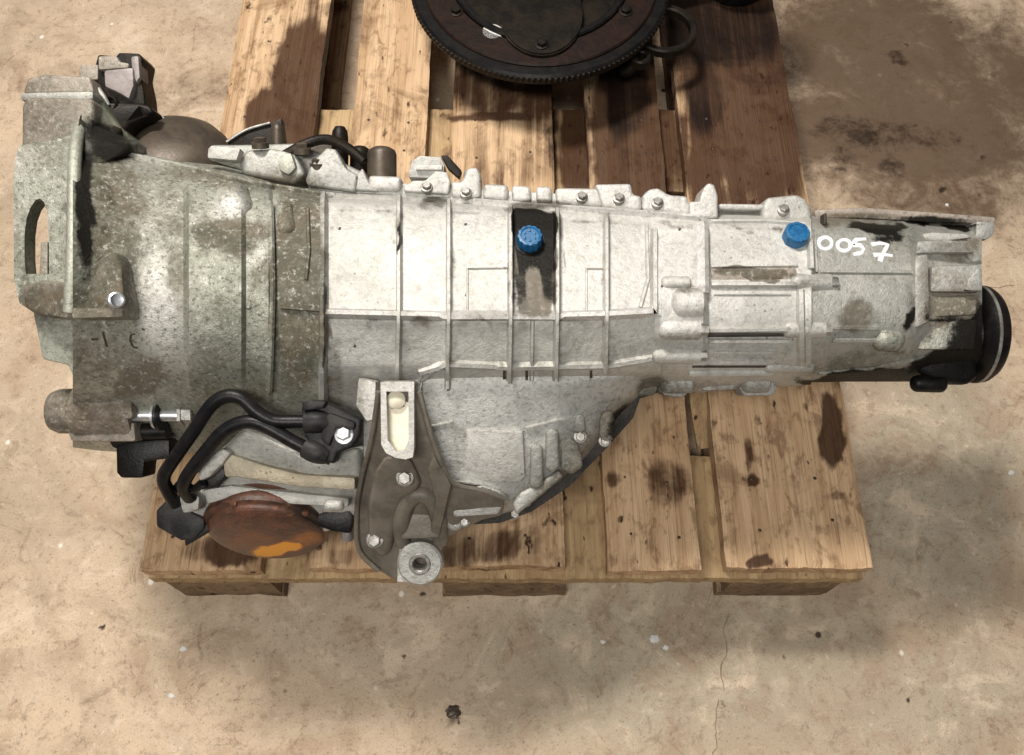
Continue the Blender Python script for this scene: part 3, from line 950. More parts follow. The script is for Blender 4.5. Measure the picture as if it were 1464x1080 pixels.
lc = loft('lower_case', [
    (520, [(530, 0.05), (560, 0.066), (630, 0.050), (700, 0.02), (760, -0.05)]),
    (600, [(522, 0.05), (545, 0.066), (630, 0.052), (715, 0.028), (752, -0.03)]),
    (640, [(522, 0.05), (545, 0.066), (630, 0.052), (720, 0.028), (747, -0.02)]),
    (700, [(522, 0.05), (545, 0.065), (630, 0.050), (720, 0.026), (742, -0.02)]),
    (740, [(522, 0.05), (545, 0.064), (620, 0.048), (705, 0.024), (733, -0.02)]),
    (800, [(522, 0.05), (545, 0.062), (605, 0.046), (668, 0.024), (692, -0.02)]),
    (838, [(522, 0.05), (542, 0.060), (585, 0.044), (636, 0.022), (656, -0.02)]),
    (890, [(522, 0.04), (535, 0.054), (555, 0.040), (575, 0.020), (588, -0.01)]),
    (934, [(520, 0.03), (528, 0.046), (536, 0.034), (542, 0.016), (547, -0.01)]),
], 'belly', gb, back=0.08, lin=False)
rebuild()

# oil pan under the case: follows the diagonal edge and stands on the boards
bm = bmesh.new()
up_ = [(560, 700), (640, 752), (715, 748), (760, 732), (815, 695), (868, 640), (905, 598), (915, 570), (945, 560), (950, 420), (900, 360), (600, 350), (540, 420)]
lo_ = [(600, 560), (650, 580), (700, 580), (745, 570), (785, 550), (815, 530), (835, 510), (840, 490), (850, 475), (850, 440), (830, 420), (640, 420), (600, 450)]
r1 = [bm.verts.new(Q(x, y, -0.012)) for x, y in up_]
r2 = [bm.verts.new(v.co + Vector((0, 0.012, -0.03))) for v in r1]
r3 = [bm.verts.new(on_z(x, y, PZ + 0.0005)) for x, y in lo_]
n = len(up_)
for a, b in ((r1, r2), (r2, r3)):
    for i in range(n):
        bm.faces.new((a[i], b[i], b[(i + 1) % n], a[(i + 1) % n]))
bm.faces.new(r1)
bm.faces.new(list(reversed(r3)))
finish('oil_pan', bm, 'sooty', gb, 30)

# --- ribs and ledges of the main case
for x, y0, y1, wd_, h in ((463, 282, 600, 10, 0.008), (571, 286, 540, 7, 0.008), (642, 292, 556, 7, 0.008), (730, 300, 545, 7, 0.010),
                          (796, 304, 545, 7, 0.010), (866, 310, 530, 7, 0.008), (935, 330, 440, 9, 0.006)):
    rib('rib', [(x, y0), (x, 450), (x - 2, y1)], wd_, h, 'case', mc)
rib('rib', [(761, 458), (760, 545)], 5, 0.004, 'case', mc)
rib('ledge', [(466, 448), (640, 452), (800, 452), (870, 450), (934, 446)], 10, 0.006, 'white', mc)
rib('ledge', [(462, 282), (560, 285), (650, 289), (740, 296), (870, 305), (1000, 314)], 7, 0.005, 'white', mc)
rib('ledge', [(600, 532), (640, 520), (730, 524), (870, 522), (932, 512)], 10, 0.004, 'case', mc)
rib('web', [(600, 545), (625, 524), (642, 516)], 5, 0.004, 'case', mc)
rib('web', [(668, 448), (668, 384), (728, 383)], 3, 0.0022, 'case', mc)
rib('web', [(838, 448), (838, 384), (864, 384)], 3, 0.0022, 'case', mc)
rib('web', [(924, 320), (926, 400), (915, 440)], 5, 0.003, 'case', mc)
for x, y in ((970, 328), (665, 422), (484, 327), (446, 326), (664, 321), (506, 494), (620, 452), (945, 409)):
    rib('casting_mark', [(x, y), (x + 3, y + 1)], 4, 0.0005, 'mark', mc, 0.001, None, 2)
# --- row of lugs along the top edge
slab('top_flange', [(440, 262), (520, 258), (580, 262), (650, 268), (790, 276), (920, 286), (1020, 296), (1020, 312), (920, 304), (790, 296), (650, 288), (520, 280), (440, 274)], 0.028, 0.03, 'cast', mc, 0.003)
for poly, w, m in (
        ([(508, 252), (518, 240), (528, 262), (540, 268), (540, 274), (508, 272)], 0.035, 'cast'),
        ([(526, 250), (574, 252), (572, 273), (526, 272)], 0.036, 'white'),
        ([(576, 268), (590, 258), (608, 258), (622, 244), (640, 246), (644, 260), (641, 278), (578, 274)], 0.035, 'white'),
        ([(645, 258), (660, 260), (668, 240), (682, 238), (688, 250), (688, 284), (645, 282)], 0.034, 'white'),
        ([(691, 262), (727, 264), (727, 288), (690, 285)], 0.034, 'white'),
        ([(731, 264), (759, 266), (760, 290), (732, 288)], 0.034, 'white'),
        ([(766, 266), (789, 266), (790, 291), (767, 290)], 0.034, 'white'),
        ([(794, 268), (860, 269), (862, 296), (795, 292)], 0.034, 'white'),
        ([(850, 263), (903, 262), (905, 278), (918, 280), (918, 302), (862, 298)], 0.037, 'white'),
        ([(918, 280), (928, 270), (942, 268), (956, 278), (984, 280), (988, 308), (918, 302)], 0.037, 'white'),
        ([(986, 288), (1000, 288), (1006, 268), (1014, 261), (1022, 264), (1027, 280), (1027, 312), (986, 310)], 0.044, 'white'),
        ([(1028, 291), (1094, 292), (1094, 300), (1028, 299)], 0.03, 'white'),
        ([(1090, 296), (1098, 282), (1140, 278), (1152, 284), (1160, 296), (1162, 316), (1092, 314)], 0.034, 'case')):
    slab('lug', poly, w - 0.001, 0.032, m, mc if poly[0][0] < 920 else rc, 0.0048, 3)
rib('ledge', [(1016, 318), (1092, 318), (1150, 322)], 6, 0.003, 'case', rc)

for x, y, w in ((666, 276, 0.035), (885, 284, 0.037), (940, 290, 0.037), (610, 268, 0.035), (1120, 300, 0.034), (832, 282, 0.034)):
    bolt(Q(x, y, w), W + UP * 0.5, 0.0042, 'steel', mc if x < 950 else rc)
# --- white ramp casting, dark studs and plugs behind the top edge
slab('cast_ramp', [(436, 258), (442, 240), (452, 226), (466, 211), (480, 213), (488, 228), (494, 240), (512, 250), (508, 274), (440, 266)], 0.036, 0.03, 'cast', bell, 0.006, 3)
slab('lug', [(340, 232), (352, 214), (388, 212), (402, 214), (425, 222), (436, 250), (420, 262), (345, 248)], 0.03, 0.04, 'cast', bell, 0.006, 3)
slab('pad', [(297, 212), (302, 208), (344, 212), (338, 230), (296, 226)], 0.042, 0.012, 'white', bell, 0.002)
slab('top_shelf', [(290, 226), (300, 206), (352, 206), (420, 204), (470, 222), (520, 246), (520, 268), (440, 262), (360, 246)], 0.012, 0.03, 'cast', bell, 0.005, 3)
for x, y in ((372, 206), (432, 214), (455, 236)):
    bolt(Q(x, y, 0.03), UP + W * 0.4, 0.006, 'umber', bell)
tube('breather_hose', [(408, 222, 0.02), (440, 205, 0.02), (470, 200, 0.015), (500, 214, 0.01), (520, 232, 0.01)], 0.005, 'sooty', bell, 12)
slab('boss_face', [(396, 222), (416, 216), (424, 240), (412, 252), (398, 244)], 0.036, 0.02, 'greenish', bell, 0.005)
slab('shield', [(324, 204), (352, 186), (388, 176), (402, 168), (408, 218), (335, 222)], -0.01, 0.012, 'sooty', bell, 0.002)
rib_pts = [(324, 203, -0.008), (352, 186, -0.008), (386, 176, -0.008)]
tube('shield_edge', rib_pts, 0.0014, 'steel', bell, 8)
YAX = Vector((0, 0.62, 0.78)).normalized()
for (x, y, w, r, h, m) in ((397, 214, 0.0, 9, 36, 'umber'), (486, 244, 0.0, 12, 62, 'sooty'), (515, 248, -0.01, 15, 38, 'sooty'), (546, 252, 0.005, 21, 40, 'umber'),
                           (674, 262, 0.02, 11, 18, 'cast')):
    rr, hh = r * M1, h * M1
    lathe('stud', Q(x, y, w), UP, [(rr, -0.01), (rr, hh * 0.75), (rr * 0.9, hh * 0.9), (rr * 0.6, hh), (0.0005, hh * 1.01)], m, bell if x < 500 else mc, 20)
slab('sensor_block', [(584, 246), (588, 230), (600, 222), (630, 224), (636, 236), (634, 256), (584, 254)], 0.015, 0.03, 'cast', mc, 0.003)
slab('sensor_tab', [(596, 236), (632, 236), (632, 243), (594, 243)], 0.02, 0.012, 'white', mc, 0.001)
slab('clip', [(630, 222), (640, 222), (660, 244), (656, 254), (640, 240)], 0.01, 0.012, 'sooty', mc, 0.001)
slab('wall_stub', [(410, 210), (440, 196), (480, 190), (484, 240), (440, 240), (415, 228)], -0.005, 0.02, 'umber', bell, 0.003)

# --- bell housing: rim, ears, window plate
slab('window_plate', [(28, 208), (60, 203), (108, 192), (109, 300), (104, 440), (98, 447), (52, 449), (28, 434), (20, 400), (19, 260), (22, 224)], 0.088, 0.018, 'bell', bell,
     0.007, 3, hole=[(37, 392), (35, 370), (35, 335), (38, 312), (44, 296), (51, 286), (57, 284), (63, 289), (67, 302), (69, 322), (70, 350), (70, 392)])
slab('window_tab', [(58, 346), (68, 346), (68, 392), (56, 392)], 0.07, 0.01, 'brown', bell, 0.001)
tube('rim', [(116, 176, 0.06), (108, 215, 0.100), (106, 290, 0.122), (104, 370, 0.128), (100, 446, 0.122)], 0.0055, 'greenish', bell, 10, table=None)
slab('rim_block', [(30, 152), (36, 138), (132, 140), (134, 192), (106, 208), (30, 214)], 0.072, 0.05, 'brown', bell, 0.008, 3)
slab('rim_block', [(34, 128), (40, 112), (62, 106), (128, 110), (134, 132), (34, 134)], 0.05, 0.05, 'brown', bell, 0.006, 3)
slab('rim_bar', [(29, 132), (133, 130), (133, 142), (29, 144)], 0.066, 0.02, 'cast', bell, 0.003)
slab('rim_tab', [(112, 98), (118, 92), (140, 92), (140, 114), (112, 114)], 0.03, 0.02, 'brown', bell, 0.002)
slab('ear', [(136, 92), (140, 78), (166, 80), (170, 75), (198, 76), (204, 84), (200, 104), (206, 132), (208, 156), (190, 164), (164, 162), (146, 152), (130, 130)], 0.028, 0.030, 'sooty', bell, 0.005, 3)
slab('ear_web', [(130, 126), (150, 146), (200, 146), (212, 150), (222, 160), (206, 166), (186, 176), (168, 194), (126, 172)], [0.04, 0.034, 0.03, 0.03, 0.03, 0.03, 0.04, 0.055, 0.055], 0.022, 'sooty', bell, 0.006, 3)
slab('ear_face', [(148, 100), (190, 96), (191, 122), (184, 142), (168, 132), (149, 124)], 0.036, 0.02, 'earface', bell, 0.003)
slab('ear_top', [(140, 80), (166, 79), (170, 88), (184, 90), (184, 97), (140, 100)], 0.034, 0.02, 'brown', bell, 0.003)
slab('ear_web', [(186, 80), (198, 79), (200, 110), (194, 120), (188, 100)], 0.033, 0.02, 'earface', bell, 0.003)
ring('ear_bore', Q(158, 150, 0.03), W, 0.008, 0.005, 0.004, 'sooty', bell, 20)
tube('ear_rib', [(132, 132, 0.036), (146, 156, 0.036), (168, 182, 0.036)], 0.0035, 'darkgreen', bell, 10)
tube('ear_rib', [(140, 128, 0.034), (148, 140, 0.034), (154, 152, 0.034)], 0.003, 'cast', bell, 10)
slab('gusset', [(102, 214), (112, 164), (134, 126), (150, 152), (176, 186), (198, 204), (160, 224), (132, 240), (112, 252)],
     [0.088, 0.078, 0.05, 0.05, 0.05, 0.055, 0.085, 0.095, 0.1], 0.04, 'darkgreen', bell, 0.006, 3, dense=1)
slab('wall_skirt', [(46, 446), (104, 444), (114, 500), (120, 556), (104, 540), (96, 522), (60, 514)], 0.075, 0.035, 'greenish', bell, 0.003)
slab('lug', [(104, 420), (112, 400), (126, 378), (148, 358), (166, 362), (172, 380), (176, 436), (172, 452), (100, 450)],
     [0.125, 0.13, 0.138, 0.142, 0.145, 0.148, 0.152, 0.152, 0.125], 0.05, 'brown', bell, 0.008, 3)
slab('rim_foot', [(30, 410), (60, 400), (104, 404), (138, 420), (172, 434), (175, 452), (100, 456), (54, 452), (34, 440)], [0.095, 0.097, 0.13, 0.145, 0.155, 0.15, 0.125, 0.095, 0.09], 0.03, 'brown', bell, 0.008, 3, dense=1)
slab('lug_foot', [(100, 440), (174, 440), (176, 454), (102, 456)], 0.15, 0.04, 'brown', bell, 0.003)
lathe('dowel', Q(164, 430, 0.15), W + RT * 0.7, [(0.0065, 0), (0.0065, 0.008), (0.005, 0.009), (0.0045, 0.004)], 'silver', bell, 16)
# bosses and ribs cast on the bell
for pts, r, m in (((318, 326, 282, 304), 33, 'bell'), ((404, 408, 300, 330), 15, 'bell'), ((366, 376, 385, 372), 11, 'bell'),
                  ((372, 355, 380, 440), 5, 'bell'), ((190, 205, 420, 418), 20, 'bell')):
    capsule('boss', pts[0], pts[1], pts[2], pts[3], r, m, bell, -0.0215 if r > 30 else -0.014 if r > 18 else (-0.006 if r > 10 else -0.002))
for pts, wp, h in (([(140, 215), (250, 238), (360, 264), (460, 280)], 8, 0.004), ([(386, 290), (388, 420), (384, 560)], 7, 0.004),
                   ([(402, 440), (460, 444)], 4, 0.003),
                   ([(440, 300), (442, 360), (438, 400)], 5, 0.003)):
    rib('rib', pts, wp, h, 'bell', bell)
# stamped marks
for pts in ([(130, 485), (140, 485)], [(147, 475), (150, 486), (153, 496)], [(193, 477), (187, 479), (186, 487), (190, 496), (197, 498)], [(190, 452), (194, 454)], [(203, 470), (207, 472)]):
    rib('stamped_mark', pts, 2.6, 0.0004, 'mark', bell, 0.001, None, 2.5)

# --- lower left lug with its bolt and spring sleeve
lathe('lug', Q(72, 588, 0.035), RT, [(0.010, 0), (0.018, 0.003), (0.021, 0.010), (0.021, 0.024), (0.024, 0.026), (0.026, 0.03), (0.026, 0.078), (0.023, 0.082)], 'brown', bell, 26)
slab('lug_plate', [(92, 606), (192, 604), (194, 632), (100, 632)], 0.05, 0.035, 'brown', bell, 0.004)
slab('lug_web', [(96, 562), (106, 548), (150, 544), (186, 548), (190, 600), (104, 602)], 0.062, 0.03, 'brown', bell, 0.006)
sh = lathe('shaft', Q(186, 594, 0.045), RT, [(0.0058, 0), (0.0058, 0.05), (0.005, 0.052)], 'silver', bell, 18)
lathe('washer', Q(221, 594, 0.045), RT, [(0.0125, 0), (0.0125, 0.0022)], 'silver', sh, 20)
lathe('nut', Q(258, 592, 0.045), RT, [(0.011, 0), (0.011, 0.003), (0.0095, 0.0035), (0.0095, 0.012), (0.007, 0.013)], 'steel', sh, 6, smooth=20)
lathe('clip', Q(229, 594, 0.045), RT, [(0.0145, 0), (0.0145, 0.0018)], 'black', sh, 18)
tube('sleeve', [(188, 617, 0.03), (212, 617, 0.03), (240, 616, 0.03)], 0.008, 'black', bell, 12)
capsule('bolt_tip', 200, 236, 622, 622, 4, 'silver', bell, 0.012)
slab('stop_bracket', [(165, 636), (196, 630), (242, 628), (242, 656), (206, 660), (204, 684), (172, 684), (166, 676)], 0.02, 0.03, 'black', bell, 0.003)
slab('dark_flange', [(150, 622), (250, 618), (250, 650), (190, 652), (160, 640)], 0.0, 0.03, 'sooty', bell, 0.003)  # dark plate behind the lower left lug

# --- round drum behind the bell with its label
dc = Q(250, 238, -0.018)
YB = Vector((0, 0.9, 0.436)).normalized()
lathe('drum', dc, Vector((0.1, 0.35, 0.93)), [(0.058, -0.06), (0.058, 0.008), (0.055, 0.020), (0.047, 0.030), (0.034, 0.037), (0.015, 0.041), (0.0005, 0.042)], 'umber', gb, 72)
add_body(bpy.data.objects['drum'])
rebuild()
rib('label', [(186, 188), (200, 178), (216, 172), (234, 168)], 15, 0.0006, 'label', gb, 0.001, None, 4, 0.9, 0.1)
for x0, y0, x1, y1 in ((192, 186, 198, 178), (198, 183, 206, 178), (203, 180, 208, 172), (212, 177, 220, 172)):
    rib('label_print', [(x0, y0), (x1, y1)], 2.2, 0.001, 'mark', gb, 0.001, None, 3)

# --- rear case: bars, slots and bolt bosses
rib('slot', [(1016, 393), (1138, 392)], 15, 0.0018, 'brown', rc, 0.002)
rib('bar', [(1016, 408), (1138, 408)], 8, 0.005, 'white', rc)
rib('bar', [(1016, 382), (1140, 380)], 5, 0.003, 'white', rc)
rib('slot', [(1012, 479), (1126, 478)], 5, 0.0008, 'mark', rc, 0.001, None)
rib('bar', [(1010, 472), (1130, 470)], 7, 0.005, 'case', rc)
rib('bar', [(1010, 487), (1128, 487)], 6, 0.004, 'case', rc)
rib('slot', [(990, 524), (1106, 524)], 4, 0.0008, 'mark', rc, 0.001, None)
rib('bar', [(990, 517), (1106, 517)], 7, 0.004, 'case', rc)
rib('bar', [(985, 533), (1104, 532)], 7, 0.004, 'case', rc)
rib('bar', [(1020, 503), (1112, 503)], 4, 0.003, 'case', rc)
rib('bar', [(1020, 421), (1130, 421)], 3, 0.002, 'case', rc)
rib('rib', [(1005, 320), (1006, 420)], 12, 0.005, 'white', rc)
rib('rib', [(1144, 415), (1146, 520)], 10, 0.004, 'case', rc)
rib('rib', [(1158, 345), (1160, 385)], 8, 0.004, 'case', rc)
for x0, x1, y, r, m in ((975, 1002, 434, 20, 'white'), (952, 1000, 471, 13, 'white'), (1128, 1178, 471, 11, 'white'), (1140, 1186, 404, 12, 'case'),
                        (1100, 1160, 524, 8, 'case'), (952, 985, 405, 9, 'case'), (940, 1000, 508, 11, 'case'), (955, 990, 548, 14, 'cast'), (1072, 1096, 548, 14, 'cast')):
    c = capsule('boss', x0, x1, y, y, r * 1.12, m, rc, -r * M1 * 0.42, flat1=True)
    e_, _n = hit(x1 + 1, y)
    if r in (12, 11, 13) and e_ is not None:
        lathe('bolt_end', e_ + W * (r * M1 * 0.1), RT, [(r * M1 * 0.62, 0), (r * M1 * 0.62, r * M1 * 0.75), (r * M1 * 0.4, r * M1 * 0.8)], 'steel', rc, 6, smooth=20)
rib('web', [(1128, 500), (1120, 515)], 6, 0.003, 'case', rc)
slab('foot', [(1062, 545), (1108, 545), (1112, 556), (1108, 566), (1064, 567), (1056, 556)], 0.005, 0.03, 'cast', rc, 0.004)
slab('foot', [(945, 545), (985, 545), (986, 562), (975, 570), (950, 566), (940, 556)], 0.005, 0.03, 'cast', rc, 0.004)
slab('foot', [(1000, 545), (1055, 545), (1052, 558), (1004, 560)], 0.005, 0.03, 'cast', rc, 0.004)
slab('bolt_lug', [(914, 548), (936, 544), (942, 556), (936, 566), (914, 566), (906, 556)], 0.006, 0.03, 'cast', lc, 0.004)

# --- two blue caps
for x, y, nn, k in ((757, 342, 24, 0), (1136, 337, 16, 1)):
    c, nr = hit(x, y + 4)
    ax = (nr * 0.6 + W * 0.5 + UP * 0.25).normalized()
    r = 18.5 * M1 * 0.93
    cap = lathe('blue_cap', c, ax, [(r, -0.004), (r, 0.0085), (r * 0.92, 0.0105), (r * 0.72, 0.0108), (r * 0.66, 0.0098), (r * 0.3, 0.0098), (0.0004, 0.0098)], 'blue', mc if k == 0 else rc, nn * 2,
                mod=(lambda i, r_, h_: 1.0 if (i // 2) % 2 == 0 or r_ < 0.009 else 0.93) if k == 0 else (lambda i, r_, h_: 1.0 / max(math.cos(((i % 4) - 1.5) * math.pi / 16 * 0.9), 0.8) * 0.97))
    if k == 1:
        lathe('cap_seat', c - ax * 0.006, ax, [(r * 1.35, -0.006), (r * 1.35, 0.004), (r * 1.2, 0.0065)], 'case', rc, 26)
    else:
        lathe('cap_seat', c - ax * 0.006, ax, [(r * 1.3, -0.006), (r * 1.3, 0.004), (r * 1.2, 0.0065)], 'black', mc, 26)
    if k == 0:
        for i in range(6):
            t = i * math.pi / 3
            _, u_, v_ = basis(ax)
            lathe('cap_pip', c + ax * 0.0095 + (u_ * math.cos(t) + v_ * math.sin(t)) * r * 0.45, ax, [(0.0013, 0), (0.0012, 0.0012), (0.0005, 0.0014)], 'blue', cap, 8)

# --- hand-painted number
def circ(cx, cy, rx, ry):
    return [(cx + rx * math.cos(t * math.pi / 7), cy + ry * math.sin(t * math.pi / 7)) for t in range(15)]


for pts in (circ(1180, 348, 9.5, 8.5), circ(1207, 351, 9.5, 8),
            [(1238, 342), (1224, 343), (1220, 351), (1230, 351), (1235, 356), (1232, 362), (1220, 364)],
            [(1246, 350), (1258, 348), (1270, 350), (1263, 362), (1258, 374)], [(1249, 365), (1262, 364), (1276, 366)]):
    rib('painted_digit', pts, 5.6, 0.0005, 'paint', tl, 0.0015, None, 2.5, 0.85, 0.1, 0.55)

# --- tail housing details
slab('top_rail', [(1164, 300), (1230, 296), (1330, 303), (1424, 310), (1424, 320), (1330, 318), (1230, 312), (1166, 312)], 0.012, 0.035, 'brown', tl, 0.003)
slab('rail_block', [(1396, 316), (1424, 318), (1422, 336), (1410, 344), (1395, 340)], 0.02, 0.04, 'cast', tl, 0.003)
slab('step_plate', [(1312, 344), (1352, 342), (1390, 346), (1396, 362), (1330, 362), (1308, 364)], 0.050, 0.03, 'cast', tl, 0.004)
slab('cheek', [(1318, 334), (1334, 332), (1380, 334), (1392, 340), (1340, 346), (1326, 348)], 0.036, 0.02, 'case', tl, 0.003)
slab('cheek', [(1372, 344), (1394, 344), (1406, 372), (1392, 376), (1384, 368)], 0.042, 0.03, 'tail', tl, 0.003)
slab('pad', [(1332, 380), (1404, 378), (1406, 418), (1330, 418)], 0.058, 0.03, 'tail', tl, 0.004)
slab('pad_corner', [(1384, 400), (1396, 384), (1404, 384), (1405, 416), (1380, 416)], 0.061, 0.01, 'cast', tl, 0.002)
slab('collar', [(1308, 366), (1328, 362), (1331, 460), (1308, 470)], 0.064, 0.03, 'tail', tl, 0.004)
slab('pad', [(1332, 424), (1400, 422), (1398, 450), (1328, 456)], 0.053, 0.03, 'bell', tl, 0.003)
slab('pad', [(1325, 462), (1398, 456), (1394, 500), (1312, 500)], 0.050, 0.03, 'bell', tl, 0.003)
rib('step', [(1164, 330), (1166, 390)], 5, 0.003, 'tail', tl)
rib('step', [(1172, 389), (1304, 390)], 6, 0.0025, 'tail', tl)
rib('step', [(1180, 468), (1256, 469)], 6, 0.003, 'tail', tl)
rib('step', [(1204, 440), (1206, 466)], 4, 0.002, 'tail', tl)
rib('step', [(1190, 486), (1260, 486)], 8, 0.003, 'tail', tl)
rib('step', [(1170, 533), (1250, 526), (1320, 510)], 5, 0.003, 'tail', tl)
capsule('boss', 1262, 1280, 484, 486, 18, 'bell', tl, -0.004)
slab('breather_tab', [(1178, 306), (1182, 304), (1183, 320), (1178, 321)], 0.045, 0.01, 'mark', tl, 0.0005, table=None)

# --- output flange at the tail and the oily yoke below it
fc = Q(1386, 478, -0.005)
of = lathe('output_flange', fc, RT, [(0.030, -0.02), (0.034, -0.004), (0.044, 0.0), (0.0475, 0.004), (0.0475, 0.012), (0.044, 0.017), (0.034, 0.0185), (0.030, 0.014), (0.012, 0.013)], 'black', gb, 40)
ring('rim_highlight', fc + RT * 0.004, RT, 0.0484, 0.046, 0.0035, 'steel', of, 48, 0.0008)  # bright steel ring added as a highlight on the black rim
lathe('hub', fc, RT, [(0.020, -0.03), (0.020, 0.016), (0.016, 0.019)], 'sooty', of, 24)
slab('yoke', [(1300, 524), (1340, 500), (1392, 470), (1402, 540), (1384, 552), (1340, 546)], 0.02, 0.05, 'black', gb, 0.008, 3)
capsule('knob', 1336, 1370, 549, 550, 13, 'black', gb, -0.035)

# --- side casing, output cover, pipes
sd = slab('side_casing', [(300, 652), (322, 636), (346, 612), (372, 622), (410, 640), (452, 656), (514, 640), (516, 722), (500, 752), (440, 768), (330, 768), (300, 752), (256, 738), (254, 706), (286, 700), (288, 672)],
          [0.05, 0.055, 0.062, 0.062, 0.06, 0.058, 0.055, 0.03, 0.015, 0.0, 0.0, 0.012, 0.02, 0.03, 0.032, 0.042], 0.08, 'case', gb, 0.006, 3, dense=2)
slab('casing_bar', [(318, 660), (326, 648), (344, 654), (380, 666), (430, 678), (508, 683), (508, 702), (430, 697), (370, 688), (334, 682), (320, 684)],
     [0.058] * 11, 0.03, 'creamcast', sd, 0.004)
slab('casing_rib', [(290, 700), (330, 694), (420, 704), (500, 712), (498, 726), (420, 722), (330, 712), (296, 722)], 0.046, 0.03, 'case', sd, 0.004)
slab('casing_ear', [(280, 668), (296, 650), (318, 640), (330, 648), (318, 664), (300, 682), (284, 690)], 0.064, 0.02, 'white', sd, 0.004)
slab('gap_shade', [(276, 702), (282, 690), (304, 676), (320, 666), (322, 684), (306, 698)], 0.052, 0.015, 'black', sd, 0.002)  # black plate put in for the shade between bar and casing
slab('casing_lug', [(254, 708), (276, 702), (286, 712), (284, 730), (260, 736)], 0.045, 0.03, 'cast', sd, 0.005)
capsule('casing_lug', 486, 500, 712, 712, 9, 'cast', sd, 0.05)
AX = Vector((0, -0.985, 0.17)).normalized()
cc = Q(381, 755, 0.004)
CP = [(0.050, -0.03), (0.0575, -0.012), (0.0600, -0.004), (0.0600, 0.001), (0.0565, 0.003)] + [(0.0555 * math.cos(t * math.pi / 20), 0.004 + 0.013 * math.sin(t * math.pi / 20)) for t in range(10)] + [(0.0005, 0.017)]
CP = [tuple(p + (q - p) * k / 4 for p, q in zip(a, b)) for a, b in zip(CP[:-1], CP[1:]) for k in range(4)] + [CP[-1]]
cov = lathe('rusty_cover', cc, AX, CP, 'rust', gb, 110, table={'bloom': [(398, 790, 34, 9, -3, 0.9, 0.5), (440, 776, 26, 12, -20, 0.35, 0.6), (360, 776, 40, 12, 0, 0.2, 0.6)],
                                                                 'oil': [(445, 735, 26, 14, 20, 0.85, 0.5), (400, 716, 60, 5, 3, 0.5, 0.6)]})
_, cu, cv = basis(AX)
for t in (0.3, 1.57, 2.85, 4.0, 5.4):
    lathe('cover_bolt', cc + AX * 0.001 + (cu * math.cos(t) + cv * math.sin(t)) * 0.0585, AX, [(0.0035, 0), (0.0035, 0.003), (0.0026, 0.0042)], 'rust', cov, 6, smooth=20)
cov['label'] = 'rust brown round cover with an orange bloom at its lower edge'
slab('seal_shadow', [(444, 742), (462, 732), (500, 728), (506, 742), (500, 764), (474, 760), (456, 754)], 0.024, 0.03, 'black', sd, 0.003)  # black slab standing in for the shade beside the cover
lathe('stud', Q(497, 762, 0.01), -UP, [(0.006, -0.012), (0.006, 0.006), (0.0045, 0.008)], 'steel', sd, 14)
slab('plug_connector', [(222, 730), (240, 712), (256, 724), (292, 742), (292, 756), (276, 772), (258, 774), (222, 754)], 0.025, 0.035, 'plastic', gb, 0.004)
slab('connector_clip', [(262, 756), (296, 748), (300, 760), (264, 782)], 0.02, 0.02, 'plastic', gb, 0.002)
tube('oil_pipe', [(476, 604, 0.080), (450, 603, 0.083), (420, 603, 0.085), (392, 602, 0.087), (368, 590, 0.089), (345, 570, 0.09), (322, 567, 0.09), (300, 582, 0.088), (276, 618, 0.08), (250, 655, 0.07), (234, 682, 0.06), (240, 702, 0.05), (252, 722, 0.04)], 0.0062, 'pipe', gb, 14)
tube('oil_pipe', [(474, 656, 0.080), (448, 646, 0.083), (420, 632, 0.085), (392, 616, 0.086), (365, 604, 0.087), (340, 606, 0.086), (316, 620, 0.084), (294, 646, 0.078), (272, 674, 0.07), (262, 696, 0.06), (272, 712, 0.045)], 0.0062, 'pipe', gb, 14)
tube('cable', [(290, 690, 0.06), (276, 700, 0.055), (262, 690, 0.055), (250, 700, 0.04)], 0.004, 'pipe', gb, 10)
pb = slab('pipe_bracket', [(430, 584), (436, 574), (462, 574), (516, 600), (514, 622), (505, 640), (482, 648), (478, 664), (452, 658), (446, 640), (434, 622)], 0.088, 0.018, 'plastic', gb, 0.003, 3)
tube('bracket_boss', [(438, 603, 0.086), (456, 603, 0.087), (474, 605, 0.086, 0.7)], 0.0105, 'plastic', pb, 16)
tube('bracket_boss', [(438, 640, 0.084), (454, 648, 0.086), (468, 654, 0.085, 0.7)], 0.0098, 'plastic', pb, 16)
slab('bracket_step', [(470, 590), (508, 604), (506, 616), (480, 612), (470, 640), (458, 628), (462, 600)], 0.094, 0.01, 'plastic', pb, 0.003)
bolt(Q(492, 622, 0.089), W + UP * 0.3, 0.0062, 'silver', pb)
slab('bracket_lip', [(430, 576), (444, 572), (466, 574), (462, 584), (434, 588)], 0.095, 0.012, 'plastic', pb, 0.002)

# --- mount bracket
mb = slab('mount_bracket', [(541, 556), (546, 544), (592, 544), (598, 570), (612, 618), (628, 660), (646, 692), (690, 704), (722, 716), (718, 738), (690, 744), (650, 764), (634, 772), (634, 806), (622, 828),
                            (566, 832), (540, 816), (512, 786), (510, 730), (518, 680), (532, 625)],
          [0.1, 0.102, 0.102, 0.098, 0.088, 0.074, 0.058, 0.05, 0.044, 0.034, 0.032, 0.024, 0.02, 0.01, 0.002, 0.002, 0.008, 0.016, 0.034, 0.054, 0.078], 0.012, 'bracket', gb, 0.004, 3, dense=1)
ch = slab('channel_frame', [(544, 546), (592, 546), (592, 640), (590, 654), (580, 657), (566, 655), (552, 648), (545, 636)], 0.106, 0.012, 'white', mb, 0.0025, 2,
          hole=[(552, 560), (584, 560), (584, 630), (578, 644), (566, 646), (554, 630)])
slab('channel_floor', [(550, 556), (586, 556), (586, 640), (574, 650), (552, 636)], 0.0955, 0.006, 'cream', mb, 0.001)
lathe('channel_bolt', Q(567, 572, 0.096), W, [(0.008, 0), (0.008, 0.003), (0.005, 0.005), (0.0005, 0.0055)], 'cream', mb, 18)
